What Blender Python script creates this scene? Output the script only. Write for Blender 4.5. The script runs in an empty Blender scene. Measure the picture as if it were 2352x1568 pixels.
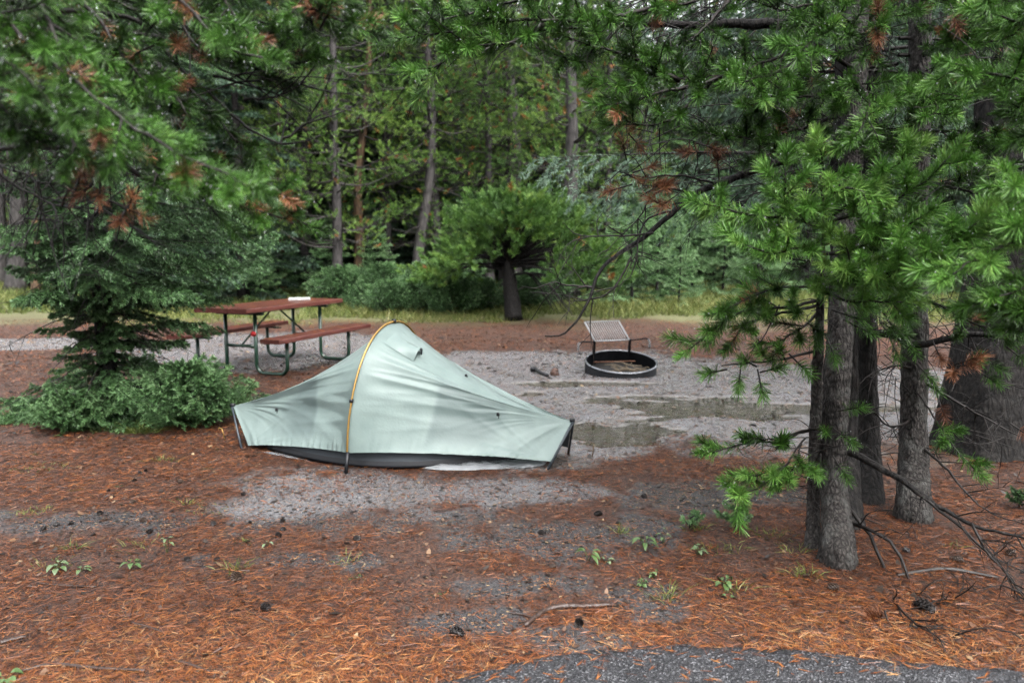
import bpy, math, random
import numpy as np
from mathutils import Vector

# ------------------------------------------------------------------ camera
SC = bpy.context.scene
COL = SC.collection
F = 1715.0                      # focal length in units of a 2352 px wide picture
CAM_H = 1.55
PITCH = math.radians(7.0)
cam_d = bpy.data.cameras.new('camera')
cam = bpy.data.objects.new('camera', cam_d)
COL.objects.link(cam)
cam.location = (0, 0, CAM_H)
cam.rotation_euler = (math.radians(90) - PITCH, 0, 0)
cam_d.sensor_width = 36
cam_d.lens = 36 * F / 2352
cam_d.clip_start = 0.05
cam_d.clip_end = 1000
cam_d.dof.use_dof = True
cam_d.dof.focus_distance = 4.0
cam_d.dof.aperture_fstop = 1.9
SC.camera = cam

# ------------------------------------------------------------------ light
SUN_EL, SUN_AZ = math.radians(56), math.radians(150)
world = bpy.data.worlds.new('World')
SC.world = world
world.use_nodes = True
wn = world.node_tree
wn.nodes.clear()
sky = wn.nodes.new('ShaderNodeTexSky')
sky.sky_type = 'NISHITA'
sky.sun_disc = False
sky.sun_elevation = SUN_EL
sky.sun_rotation = SUN_AZ
sky.dust_density = 4.0
sky.air_density = 1.0
hsv = wn.nodes.new('ShaderNodeHueSaturation')     # an overcast sky is almost grey
hsv.inputs['Saturation'].default_value = 0.16
bg = wn.nodes.new('ShaderNodeBackground')
bg.inputs['Strength'].default_value = 0.15
wo = wn.nodes.new('ShaderNodeOutputWorld')
wn.links.new(sky.outputs[0], hsv.inputs['Color'])
wn.links.new(hsv.outputs[0], bg.inputs['Color'])
wn.links.new(bg.outputs[0], wo.inputs[0])
sun_d = bpy.data.lights.new('sun', 'SUN')
sun_d.energy = 1.5
sun_d.angle = math.radians(45)
sun_d.color = (1.0, 0.97, 0.92)
sun = bpy.data.objects.new('sun', sun_d)
COL.objects.link(sun)
sun.rotation_euler = (math.radians(90) - SUN_EL, 0, math.radians(180) - SUN_AZ)
SC.view_settings.view_transform = 'Standard'
SC.view_settings.look = 'None'
SC.view_settings.exposure = 2.45
SC.view_settings.gamma = 1
SC.cycles.use_denoising = True
SC.cycles.denoiser = 'OPENIMAGEDENOISE'
SC.cycles.denoising_input_passes = 'RGB_ALBEDO_NORMAL'
SC.cycles.denoising_prefilter = 'NONE'
SC.cycles.max_bounces = 8
SC.cycles.diffuse_bounces = 4
SC.cycles.glossy_bounces = 3
SC.cycles.transmission_bounces = 5
SC.cycles.transparent_max_bounces = 8
SC.cycles.sample_clamp_indirect = 4.0
SC.cycles.caustics_reflective = False
SC.cycles.caustics_refractive = False

# ------------------------------------------------------------------ pixel geometry (2352 px wide photograph)
CP, SP = math.cos(PITCH), math.sin(PITCH)
def ray(px, py):
    a, b = (px - 1176) / F, (784 - py) / F
    return np.array([a, CP + b * SP, -SP + b * CP])
def P(px, py, d):
    """world point seen at a pixel, d metres away along the ground"""
    r = ray(px, py)
    p = r * (d / r[1]); p[2] += CAM_H
    return p
def G(px, py, z=0.0):
    """ground point seen at a pixel"""
    r = ray(px, py)
    p = r * ((z - CAM_H) / r[2]); p[2] += CAM_H
    return p
def PP(lst):
    return np.array([P(*q) for q in lst])
def proj(p):
    p = np.atleast_2d(p) - np.array([0, 0, CAM_H])
    w = p[:, 1] * CP - p[:, 2] * SP
    u = p[:, 1] * SP + p[:, 2] * CP
    w = np.where(w < 0.05, 0.05, w)
    return np.stack([1176 + F * p[:, 0] / w, 784 - F * u / w], 1)

# ------------------------------------------------------------------ noise
def _h(ix, iy, s):
    v = np.sin(ix * 127.1 + iy * 311.7 + s * 74.7) * 43758.5453
    return v - np.floor(v)
def vnoise(x, y, s=0):
    ix, iy = np.floor(x), np.floor(y)
    fx, fy = x - ix, y - iy
    fx = fx * fx * (3 - 2 * fx); fy = fy * fy * (3 - 2 * fy)
    a, b = _h(ix, iy, s), _h(ix + 1, iy, s)
    c, d = _h(ix, iy + 1, s), _h(ix + 1, iy + 1, s)
    return (a + (b - a) * fx) * (1 - fy) + (c + (d - c) * fx) * fy
def fbm(x, y, s=0, o=4):
    t, a, n = 0, 0.5, 0
    for k in range(o):
        t = t + a * vnoise(x * 2 ** k, y * 2 ** k, s + k * 11); n += a; a *= 0.5
    return t / n
def sstep(a, b, x):
    t = np.clip((x - a) / (b - a), 0, 1)
    return t * t * (3 - 2 * t)

# ------------------------------------------------------------------ mesh helpers
def unit(v):
    v = np.asarray(v, float)
    return v / np.maximum(np.linalg.norm(v, axis=-1, keepdims=True), 1e-9)
def smooth(pts, n=6):
    p = np.asarray(pts, float)
    if len(p) < 3:
        t = np.linspace(0, 1, n + 1)[:, None]
        return p[0] * (1 - t) + p[-1] * t
    q = np.vstack([2 * p[0] - p[1], p, 2 * p[-1] - p[-2]])
    out = []
    for i in range(1, len(q) - 2):
        a, b, c, d = q[i - 1], q[i], q[i + 1], q[i + 2]
        for k in range(n):
            t = k / n
            out.append(0.5 * (2 * b + (c - a) * t + (2 * a - 5 * b + 4 * c - d) * t * t + (3 * b - a - 3 * c + d) * t ** 3))
    out.append(p[-1])
    return np.array(out)
def resample(poly, n):
    s = np.concatenate([[0], np.cumsum(np.linalg.norm(np.diff(poly, axis=0), axis=1))])
    t = np.linspace(0, s[-1], n)
    return np.stack([np.interp(t, s, poly[:, k]) for k in range(3)], 1)

class MB:
    """collects vertices and faces of ONE mesh"""
    def __init__(self):
        self.v, self.f, self.n = [], [], 0
    def add(self, v, f):
        v = np.asarray(v, float)
        self.v.append(v); self.f += [tuple(int(i) + self.n for i in q) for q in f]; self.n += len(v)
    def tube(self, pts, r, n=6, cap=True, bump=0.0, rng=None):
        p = np.asarray(pts, float); m = len(p)
        r = np.broadcast_to(np.asarray(r, float), (m,)) if np.ndim(r) <= 1 and np.size(r) in (1, m) else np.interp(np.linspace(0, 1, m), np.linspace(0, 1, len(r)), r)
        t = unit(np.gradient(p, axis=0))
        a = np.cross(t[0], [0.31, 0.12, 0.94] if abs(t[0][2]) < 0.9 else [1, 0.1, 0])
        a = unit(a); ang = np.arange(n) * 2 * math.pi / n
        V = np.zeros((m, n, 3))
        for i in range(m):
            a = unit(a - t[i] * np.dot(a, t[i])); b = np.cross(t[i], a)
            rr = r[i] * (1 + (bump * (rng.random(n) - 0.5) if bump else 0))
            V[i] = p[i] + np.cos(ang)[:, None] * a * np.reshape(rr, (-1, 1)) + np.sin(ang)[:, None] * b * np.reshape(rr, (-1, 1))
        fs = [(i * n + j, i * n + (j + 1) % n, (i + 1) * n + (j + 1) % n, (i + 1) * n + j) for i in range(m - 1) for j in range(n)]
        if cap:
            fs += [tuple(range(n))[::-1], tuple((m - 1) * n + j for j in range(n))]
        self.add(V.reshape(-1, 3), fs)
    def box(self, c, s, R=None, bev=0.0):
        """box, chamfered on its four long edges when bev is set"""
        x, y, z = np.array(s) / 2.0
        if bev:
            pr = [(-y + bev, -z), (y - bev, -z), (y, -z + bev), (y, z - bev), (y - bev, z), (-y + bev, z), (-y, z - bev), (-y, -z + bev)]
        else:
            pr = [(-y, -z), (y, -z), (y, z), (-y, z)]
        k = len(pr)
        v = np.array([(sx, a, b) for sx in (-x, x) for a, b in pr])
        f = [(j, (j + 1) % k, k + (j + 1) % k, k + j) for j in range(k)]
        f = [q[::-1] for q in f] + [tuple(range(k)), tuple(range(2 * k - 1, k - 1, -1))]
        if R is not None:
            v = v @ np.array(R).T
        self.add(v + np.array(c), f)
    def lathe(self, prof, c=(0, 0, 0), n=48):
        """profile of (r, z) turned round z"""
        ang = np.arange(n) * 2 * math.pi / n
        m = len(prof)
        V = np.array([[(r * math.cos(t), r * math.sin(t), z) for t in ang] for r, z in prof]).reshape(-1, 3)
        self.add(V + np.array(c), [(i * n + j, i * n + (j + 1) % n, (i + 1) * n + (j + 1) % n, (i + 1) * n + j) for i in range(m - 1) for j in range(n)])
    def build(self, name, mat, parent=None, sm=True):
        me = bpy.data.meshes.new(name)
        me.from_pydata(np.vstack(self.v).tolist() if self.v else [], [], self.f)
        return link(name, me, mat, parent, sm)

def link(name, me, mat, parent=None, sm=True):
    me.update()
    if mat is not None:
        me.materials.append(mat)
    if sm and len(me.polygons):
        me.polygons.foreach_set('use_smooth', np.ones(len(me.polygons), bool))
    o = bpy.data.objects.new(name, me)
    COL.objects.link(o)
    if parent is not None:
        o.parent = parent
    return o

def raw_mesh(name, verts, quads=None, tris=None, attr=None, smooth_=False):
    """fast mesh from numpy arrays; attr: {name: per-vertex floats}"""
    me = bpy.data.meshes.new(name)
    nq = 0 if quads is None else len(quads); nt = 0 if tris is None else len(tris)
    idx = np.concatenate([np.asarray(q, np.int32).ravel() for q in (quads, tris) if q is not None])
    st = np.concatenate([np.arange(nq) * 4, nq * 4 + np.arange(nt) * 3]).astype(np.int32)
    me.vertices.add(len(verts)); me.vertices.foreach_set('co', np.asarray(verts, np.float32).ravel())
    me.loops.add(len(idx)); me.loops.foreach_set('vertex_index', idx)
    me.polygons.add(len(st)); me.polygons.foreach_set('loop_start', st)
    me.update(calc_edges=True)
    for k, a in (attr or {}).items():
        me.attributes.new(k, 'FLOAT', 'POINT').data.foreach_set('value', np.asarray(a, np.float32))
    return me

def blades(base, d, L, Wd, bend=None, rng=None, side=None, u=0.5):
    """narrow two-segment blades: 5 vertices each"""
    n = len(base)
    rng = rng or np.random.default_rng(1)
    d = unit(d)
    if side is None:
        side = np.cross(d, rng.normal(size=(n, 3)))
    s = unit(side) * np.reshape(Wd, (-1, 1)) * 0.5
    L = np.reshape(np.broadcast_to(L, (n,)), (-1, 1))
    b = np.zeros((n, 3)) if bend is None else bend * L
    mid = base + d * L * u + b * u * u
    tip = base + d * L + b
    V = np.stack([base - s, base + s, mid - s, mid + s, tip], 1).reshape(-1, 3)
    o = np.arange(n)[:, None] * 5
    return V, o + np.array([[0, 1, 3, 2]]), o + np.array([[2, 3, 4]])

class Leaves:
    """collects blades into one foliage mesh with a colour attribute"""
    def __init__(self):
        self.V, self.Q, self.T, self.A, self.n = [], [], [], [], 0
    def add(self, V, Q, T, a):
        self.V.append(V); self.Q.append(Q + self.n); self.T.append(T + self.n)
        self.A.append(np.repeat(a, 5)); self.n += len(V)
    def build(self, name, mat, parent=None, wood=None, wood_mat=None):
        """one mesh; wood (tubes without caps) is the twigs that carry the needles"""
        V, Q, T, A = np.vstack(self.V), np.vstack(self.Q), np.vstack(self.T), np.concatenate(self.A)
        nq, nt = len(Q), len(T)
        if wood is not None and wood.n:
            wf = [f for f in wood.f if len(f) == 4]
            Q = np.vstack([Q, np.array(wf) + len(V)]); V = np.vstack([V] + wood.v); A = np.concatenate([A, np.zeros(wood.n)])
        me = raw_mesh(name, V, Q, T, {'rnd': A})
        o = link(name, me, mat, parent, False)
        if len(Q) > nq:
            me.materials.append(wood_mat)
            mi = np.zeros(len(Q) + nt, np.int32); mi[nq:len(Q)] = 1
            me.polygons.foreach_set('material_index', mi)
        return o

# ------------------------------------------------------------------ things
def tag(o, label=None, cat=None, group=None, kind=None):
    if label: o['label'] = label
    if cat: o['category'] = cat
    if group: o['group'] = group
    if kind: o['kind'] = kind
    return o
def thing(name, label, cat, loc=(0, 0, 0), rz=0.0, group=None):
    o = bpy.data.objects.new(name, None)
    COL.objects.link(o)
    o.location = loc; o.rotation_euler = (0, 0, rz); o.empty_display_size = 0.1
    return tag(o, label, cat, group)
def copy_tree(o, parent=None):
    c = o.copy(); COL.objects.link(c)
    if parent is not None: c.parent = parent
    for ch in o.children: copy_tree(ch, c)
    return c

# ------------------------------------------------------------------ materials
def mat(name):
    m = bpy.data.materials.new(name); m.use_nodes = True
    nt = m.node_tree; nt.nodes.clear()
    out = nt.nodes.new('ShaderNodeOutputMaterial')
    b = nt.nodes.new('ShaderNodeBsdfPrincipled')
    nt.links.new(b.outputs[0], out.inputs[0])
    return m, nt, b, out
def N(nt, typ, **kw):
    n = nt.nodes.new('ShaderNode' + typ)
    for k, v in kw.items():
        if k in n.inputs: n.inputs[k].default_value = v
        else: setattr(n, k, v)
    return n
def ramp(nt, fac, stops):
    r = nt.nodes.new('ShaderNodeValToRGB')
    while len(r.color_ramp.elements) < len(stops): r.color_ramp.elements.new(0.5)
    for e, (p, c) in zip(r.color_ramp.elements, stops):
        e.position = p; e.color = (*c, 1)
    nt.links.new(fac, r.inputs[0])
    return r
def plain(name, col, rough=0.5, spec=0.5, metal=0.0, var=0.12, scale=18.0, bump=0.0, coat=0.0):
    """one colour with slight mottling"""
    m, nt, b, out = mat(name)
    tc = N(nt, 'TexCoord'); nz = N(nt, 'TexNoise', Scale=scale, Detail=5.0)
    nt.links.new(tc.outputs['Object'], nz.inputs['Vector'])
    c = np.array(col)
    r = ramp(nt, nz.outputs[0], [(0.3, tuple(c * (1 - var))), (0.7, tuple(np.minimum(c * (1 + var), 1)))])
    nt.links.new(r.outputs[0], b.inputs['Base Color'])
    b.inputs['Roughness'].default_value = rough
    b.inputs['Specular IOR Level'].default_value = spec
    b.inputs['Metallic'].default_value = metal
    b.inputs['Coat Weight'].default_value = coat
    b.inputs['Coat Roughness'].default_value = 0.15
    if bump:
        bp = N(nt, 'Bump', Strength=bump, Distance=0.02)
        nt.links.new(nz.outputs[0], bp.inputs['Height']); nt.links.new(bp.outputs[0], b.inputs['Normal'])
    return m
def foliage(name, stops, rough=0.42, trans=0.28, spec=0.5):
    """leaf material coloured by the 'rnd' attribute, partly translucent"""
    m, nt, b, out = mat(name)
    at = N(nt, 'Attribute', attribute_name='rnd')
    r = ramp(nt, at.outputs['Fac'], stops)
    nt.links.new(r.outputs[0], b.inputs['Base Color'])
    b.inputs['Roughness'].default_value = rough
    b.inputs['Specular IOR Level'].default_value = spec
    if trans:
        tr = N(nt, 'BsdfTranslucent'); mx = N(nt, 'MixShader'); mx.inputs[0].default_value = trans
        nt.links.new(r.outputs[0], tr.inputs[0])
        nt.links.new(b.outputs[0], mx.inputs[1]); nt.links.new(tr.outputs[0], mx.inputs[2])
        nt.links.new(mx.outputs[0], out.inputs[0])
    return m
def bark(name, dark, light, scale=14.0, stretch=0.25, bump=0.8, lichen=None, pos=(0.35, 0.85)):
    m, nt, b, out = mat(name)
    tc = N(nt, 'TexCoord'); mp = N(nt, 'Mapping')
    mp.inputs['Scale'].default_value = (1, 1, stretch)
    nt.links.new(tc.outputs['Object'], mp.inputs[0])
    vo = N(nt, 'TexVoronoi', Scale=scale, feature='DISTANCE_TO_EDGE'); nz = N(nt, 'TexNoise', Scale=scale * 1.6, Detail=7.0, Roughness=0.65)
    n2 = N(nt, 'TexNoise', Scale=scale * 0.22, Detail=3.0)
    for n in (vo, nz): nt.links.new(mp.outputs[0], n.inputs['Vector'])
    nt.links.new(tc.outputs['Object'], n2.inputs['Vector'])
    ad = N(nt, 'Math', operation='MULTIPLY_ADD'); ad.inputs[1].default_value = 1.1
    nt.links.new(vo.outputs[0], ad.inputs[0]); nt.links.new(nz.outputs[0], ad.inputs[2])
    r = ramp(nt, ad.outputs[0], [(pos[0], dark), (pos[1], light)])
    last = r.outputs[0]
    if lichen:
        mx = N(nt, 'Mix', data_type='RGBA'); mx.inputs['B'].default_value = (*lichen, 1)
        rr = ramp(nt, n2.outputs[0], [(0.52, (0, 0, 0)), (0.66, (0.6, 0.6, 0.6))])
        nt.links.new(rr.outputs[0], mx.inputs['Factor'])
        for s in mx.inputs:
            if s.type == 'RGBA' and s.name == 'A': nt.links.new(last, s)
            if s.type == 'RGBA' and s.name == 'B': s.default_value = (*lichen, 1)
        last = [s for s in mx.outputs if s.type == 'RGBA'][0]
    nt.links.new(last, b.inputs['Base Color'])
    b.inputs['Roughness'].default_value = 0.75
    b.inputs['Specular IOR Level'].default_value = 0.35
    bp = N(nt, 'Bump', Strength=bump, Distance=0.015)
    nt.links.new(ad.outputs[0], bp.inputs['Height']); nt.links.new(bp.outputs[0], b.inputs['Normal'])
    return m
# ================================================================== GROUND
def ell(x, y, c, a, b, rot=0.0):
    """1 at the centre of an ellipse, 0 on its edge, negative outside"""
    dx, dy = x - c[0], y - c[1]
    ca, sa = math.cos(rot), math.sin(rot)
    return 1 - np.sqrt(((dx * ca + dy * sa) / a) ** 2 + ((-dx * sa + dy * ca) / b) ** 2)

PUDDLES = [  # centre, half-axes, turn, depth
    (G(1620, 930), 0.95, 0.42, -0.08, 0.030), (G(1400, 992), 0.50, 0.42, 0.25, 0.028), (G(1350, 880), 0.62, 0.16, 0.02, 0.022),
    (G(1770, 938), 0.55, 0.15, 0.0, 0.022), (G(1220, 902), 0.17, 0.12, 0.1, 0.016), (G(1990, 935), 0.9, 0.22, 0.0, 0.022)]
WATER_Z = -0.014

def bare(x, y, parts=False):
    """1 = bare wet earth, 0 = needle litter"""
    m = np.full(np.shape(x), -1.0)
    for c, a, b, rot in [(G(1650, 900), 3.3, 2.5, 0.0), (G(1250, 850), 2.6, 2.2, 0.0), (G(2250, 900), 2.5, 2.0, 0),
                         (G(620, 800), 2.4, 2.4, 0.0), (G(60, 790), 2.4, 0.9, 0.0), (G(1330, 1010), 0.8, 0.6, 0.0)]:
        m = np.maximum(m, ell(x, y, c, a, b, rot))
    m2 = np.full(np.shape(x), -1.0)
    for c, a, b, rot in [(G(830, 1130), 1.25, 0.62, -0.1), (G(1150, 1125), 0.85, 0.5, 0.0), (G(640, 1160), 0.6, 0.35, 0.1), (G(1250, 1060), 0.5, 0.35, 0)]:
        m2 = np.maximum(m2, ell(x, y, c, a, b, rot))
    m3 = np.full(np.shape(x), -1.0)
    for c, a, b, rot in [(G(1060, 1430), 0.42, 0.17, 0.15), (G(1330, 1470), 0.36, 0.14, -0.2), (G(1480, 1390), 0.22, 0.25, 0.3), (G(1180, 1345), 0.4, 0.15, 0), (G(900, 1190), 1.3, 0.5, 0), (G(700, 1290), 0.7, 0.2, 0), (G(1250, 1240), 0.8, 0.4, 0), (G(200, 1200), 0.9, 0.35, 0), (G(1650, 1150), 0.8, 0.4, 0)]:
        m3 = np.maximum(m3, ell(x, y, c, a, b, rot))
    n = fbm(x * 1.3, y * 1.3, 3, 5) - 0.5
    nf = fbm(x * 7, y * 5, 9, 3) - 0.5
    a = sstep(-0.10, 0.24, m + n * 0.5 + nf * 0.25)
    b = sstep(0.0, 0.55, m2 + n * 0.8 + nf * 0.6) * 0.85
    c = sstep(0.0, 0.75, m3 + n * 1.0 + nf * 1.1) * 0.8
    return np.maximum(np.maximum(a, b), c) if not parts else (np.maximum(a, b * 0.75), np.maximum(np.maximum(a, b), c))

def gz(x, y):
    x = np.asarray(x, float); y = np.asarray(y, float)
    z = (fbm(x * 0.8, y * 0.8, 21, 4) - 0.5) * 0.035 + (fbm(x * 6, y * 6, 31, 3) - 0.5) * 0.012 * sstep(12, 6, y)
    flat = np.full(np.shape(x), -1.0)
    for c, a, b, rot, dp in PUDDLES:
        flat = np.maximum(flat, ell(x, y, c, a * 1.9, b * 2.2, rot))
    z = z * (1 - 0.75 * sstep(0, 0.4, flat))
    for c, a, b, rot, dp in PUDDLES:
        e = ell(x, y, c, a, b, rot) + (fbm(x * 2.2, y * 4.6, 41, 5) - 0.5) * 1.9
        z = z - (dp + 0.012) * sstep(-0.45, 0.5, e)
    z = z + 0.05 * sstep(0.2, 1.2, ell(x, y, G(1900, 1250), 1.9, 1.5, 0.2) + 0.3)      # slight bank under the near pines
    z = z + np.clip(y - 15, 0, 60) * 0.012
    r = road_d(x, y)
    return np.where(r > -0.25, z * (1 - sstep(-0.25, 0.0, r)) - 0.012 * sstep(-0.1, 0.02, r), z)

ROAD_EDGE = np.array([G(*q)[:2] for q in [(700, 1640), (1040, 1566), (1180, 1530), (1330, 1505), (1500, 1488), (1700, 1490), (1900, 1508), (2100, 1530), (2352, 1548), (2800, 1590), (4000, 1700)]])
def road_d(x, y):
    """positive on the asphalt: distance beyond its edge, towards the camera"""
    return np.interp(x, ROAD_EDGE[:, 0], ROAD_EDGE[:, 1]) - y + (fbm(x * 9, y * 9, 55, 3) - 0.5) * 0.035

def grid_axis(lo, mid0, mid1, hi, fine, grow):
    a = list(np.arange(mid0, mid1, fine)); s = fine
    while a[-1] < hi: s *= grow; a.append(a[-1] + s)
    s = fine; b = [mid0]
    while b[-1] > lo: s *= grow; b.append(b[-1] - s)
    return np.array(b[:0:-1] + a)

gx = grid_axis(-160, -4.5, 5.0, 160, 0.03, 1.10)
gy = grid_axis(-60, 2.0, 9.6, 260, 0.024, 1.06)
X, Y = np.meshgrid(gx, gy)
Z = gz(X, Y)
nx, ny = len(gx), len(gy)
ii = (np.arange(ny - 1)[:, None] * nx + np.arange(nx - 1)[None, :]).ravel()
quads = np.stack([ii, ii + 1, ii + nx + 1, ii + nx], 1)
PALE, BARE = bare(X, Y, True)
DEPTH = np.clip((WATER_Z + 0.016 - Z) / 0.035, 0, 1) * (ell(X, Y, G(1500, 930), 3.2, 2.5, 0) > 0)
GREEN = sstep(14.6, 17.0, Y + (fbm(X * 0.7, Y * 0.7, 77, 3) - 0.5) * 4) 
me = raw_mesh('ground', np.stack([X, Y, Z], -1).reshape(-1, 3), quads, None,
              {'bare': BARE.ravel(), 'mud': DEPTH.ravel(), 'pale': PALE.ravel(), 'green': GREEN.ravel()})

def ground_material():
    m, nt, b, out = mat('forest floor')
    L = nt.links.new
    tc = N(nt, 'TexCoord')
    def A(n): return N(nt, 'Attribute', attribute_name=n).outputs['Fac']
    def noise(s, d=6.0, sc=None, ro=0.6):
        n = N(nt, 'TexNoise', Scale=s, Detail=d, Roughness=ro)
        if sc:
            mp = N(nt, 'Mapping'); mp.inputs['Scale'].default_value = sc
            L(tc.outputs['Object'], mp.inputs[0]); L(mp.outputs[0], n.inputs['Vector'])
        else: L(tc.outputs['Object'], n.inputs['Vector'])
        return n.outputs[0]
    def mix(f, a, bb, mode='MIX'):
        x = N(nt, 'Mix', data_type='RGBA', blend_type=mode)
        ins = [s for s in x.inputs if s.type == 'RGBA']
        if isinstance(f, float): x.inputs[0].default_value = f
        else: L(f, x.inputs[0])
        for s, v in zip(ins, (a, bb)):
            if isinstance(v, tuple): s.default_value = (*v, 1)
            else: L(v, s)
        return [s for s in x.outputs if s.type == 'RGBA'][0]
    fine = noise(80, 7, None, 0.72); mid = noise(22, 6); big = noise(2.2, 5); vf = noise(260, 3)
    litter = ramp(nt, fine, [(0.36, (0.008, 0.0065, 0.006)), (0.49, (0.042, 0.021, 0.014)), (0.60, (0.125, 0.052, 0.027)), (0.75, (0.23, 0.105, 0.052))]).outputs[0]
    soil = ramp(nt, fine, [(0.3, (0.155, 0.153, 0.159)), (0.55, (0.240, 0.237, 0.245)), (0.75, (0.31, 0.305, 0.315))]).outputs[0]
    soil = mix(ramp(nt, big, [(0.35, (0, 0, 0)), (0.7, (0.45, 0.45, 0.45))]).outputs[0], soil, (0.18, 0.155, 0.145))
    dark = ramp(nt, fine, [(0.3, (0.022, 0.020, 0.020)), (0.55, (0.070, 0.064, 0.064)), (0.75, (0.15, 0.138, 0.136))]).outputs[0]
    soil = mix(A('pale'), dark, soil)  # sky sheen on the wet clearing is painted in as paler soil
    # crumbs of orange needles lying on the earth
    crumb = N(nt, 'TexVoronoi', Scale=55.0); mpc = N(nt, 'Mapping'); mpc.inputs['Scale'].default_value = (1, 1.6, 1)
    L(tc.outputs['Object'], mpc.inputs[0]); L(mpc.outputs[0], crumb.inputs['Vector'])
    sep = N(nt, 'SeparateColor'); L(crumb.outputs['Color'], sep.inputs[0])
    cmask = N(nt, 'Math', operation='GREATER_THAN'); L(sep.outputs[0], cmask.inputs[0]); cmask.inputs[1].default_value = 0.70
    cd = N(nt, 'Math', operation='LESS_THAN'); L(crumb.outputs['Distance'], cd.inputs[0]); cd.inputs[1].default_value = 0.42
    cm = N(nt, 'Math', operation='MULTIPLY'); L(cmask.outputs[0], cm.inputs[0]); L(cd.outputs[0], cm.inputs[1])
    ccol = ramp(nt, sep.outputs[1], [(0.0, (0.05, 0.03, 0.025)), (0.5, (0.24, 0.11, 0.06)), (0.85, (0.30, 0.16, 0.08)), (1.0, (0.42, 0.31, 0.17))]).outputs[0]
    soil = mix(cm.outputs[0], soil, ccol)
    bedge = N(nt, 'Math', operation='MULTIPLY_ADD'); L(mid, bedge.inputs[0]); bedge.inputs[1].default_value = 0.9; L(A('bare'), bedge.inputs[2])
    bf = ramp(nt, bedge.outputs[0], [(0.62, (0, 0, 0)), (1.05, (1, 1, 1))])
    bf.color_ramp.elements[1].position = 1.0
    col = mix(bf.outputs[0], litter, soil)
    col = mix(A('mud'), col, (0.27, 0.25, 0.21))
    gcol = ramp(nt, mid, [(0.3, (0.06, 0.065, 0.028)), (0.7, (0.17, 0.165, 0.07))]).outputs[0]
    col = mix(A('green'), col, gcol)
    L(col, b.inputs['Base Color'])
    # wet: glossy on the bare earth
    ro = N(nt, 'MapRange'); L(bf.outputs[0], ro.inputs[0]); ro.inputs[3].default_value = 0.75; ro.inputs[4].default_value = 0.27
    L(ro.outputs[0], b.inputs['Roughness'])
    b.inputs['Specular IOR Level'].default_value = 0.5
    hs = N(nt, 'Math', operation='MULTIPLY_ADD'); L(vf, hs.inputs[0]); hs.inputs[1].default_value = 0.35; L(fine, hs.inputs[2])
    bp = N(nt, 'Bump', Strength=0.5, Distance=0.012); L(hs.outputs[0], bp.inputs['Height']); L(bp.outputs[0], b.inputs['Normal'])
    return m
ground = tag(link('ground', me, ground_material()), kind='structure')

# ---- puddles: sheets of water at one level, the hollows in the ground give their shores
def water_material():
    m, nt, b, out = mat('puddle water')
    tc = N(nt, 'TexCoord'); nz = N(nt, 'TexNoise', Scale=38.0, Detail=2.0); v = N(nt, 'TexVoronoi', Scale=9.0)
    for n in (nz, v): nt.links.new(tc.outputs['Object'], n.inputs['Vector'])
    w = N(nt, 'Math', operation='SINE'); mu = N(nt, 'Math', operation='MULTIPLY'); mu.inputs[1].default_value = 75.0
    nt.links.new(v.outputs['Distance'], mu.inputs[0]); nt.links.new(mu.outputs[0], w.inputs[0])
    de = N(nt, 'Math', operation='MULTIPLY_ADD'); de.inputs[1].default_value = 0.5
    nt.links.new(w.outputs[0], de.inputs[0]); nt.links.new(nz.outputs[0], de.inputs[2])
    bp = N(nt, 'Bump', Strength=0.3, Distance=0.006); nt.links.new(de.outputs[0], bp.inputs['Height'])
    gl = N(nt, 'BsdfGlossy', Roughness=0.06); gl.inputs['Color'].default_value = (0.95, 0.95, 0.95, 1)
    tr = N(nt, 'BsdfTransparent'); tr.inputs['Color'].default_value = (0.86, 0.85, 0.80, 1)
    fr = N(nt, 'Fresnel', IOR=1.33); mx = N(nt, 'MixShader')
    for n in (gl, fr): nt.links.new(bp.outputs[0], n.inputs['Normal'])
    nt.links.new(fr.outputs[0], mx.inputs[0]); nt.links.new(tr.outputs[0], mx.inputs[1]); nt.links.new(gl.outputs[0], mx.inputs[2])
    nt.links.new(mx.outputs[0], out.inputs[0])
    nt.nodes.remove(b)
    return m
M_WATER = water_material()
wx, wy = np.meshgrid(np.arange(-1.2, 4.9, 0.03), np.arange(4.9, 9.2, 0.03))
wz = gz(wx, wy)
zone = np.zeros(wx.shape, bool)
for c, a, b_, rot, dp in PUDDLES:
    zone |= ell(wx, wy, c, a * 1.5 + 0.1, b_ * 1.5 + 0.1, rot) > 0
wet = zone & (wz < WATER_Z + 0.012)
k = wx.shape[1]
wi = (np.arange(wx.shape[0] - 1)[:, None] * k + np.arange(k - 1)[None, :])
keep = (wet[:-1, :-1] | wet[1:, :-1] | wet[:-1, 1:] | wet[1:, 1:])
wi = wi[keep]
wq = np.stack([wi, wi + 1, wi + k + 1, wi + k], 1)
used, inv = np.unique(wq, return_inverse=True)
wv = np.stack([wx, wy, np.full(wx.shape, WATER_Z)], -1).reshape(-1, 3)[used]
tag(link('puddle', raw_mesh('puddle', wv, inv.reshape(wq.shape)), M_WATER), kind='structure')

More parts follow.
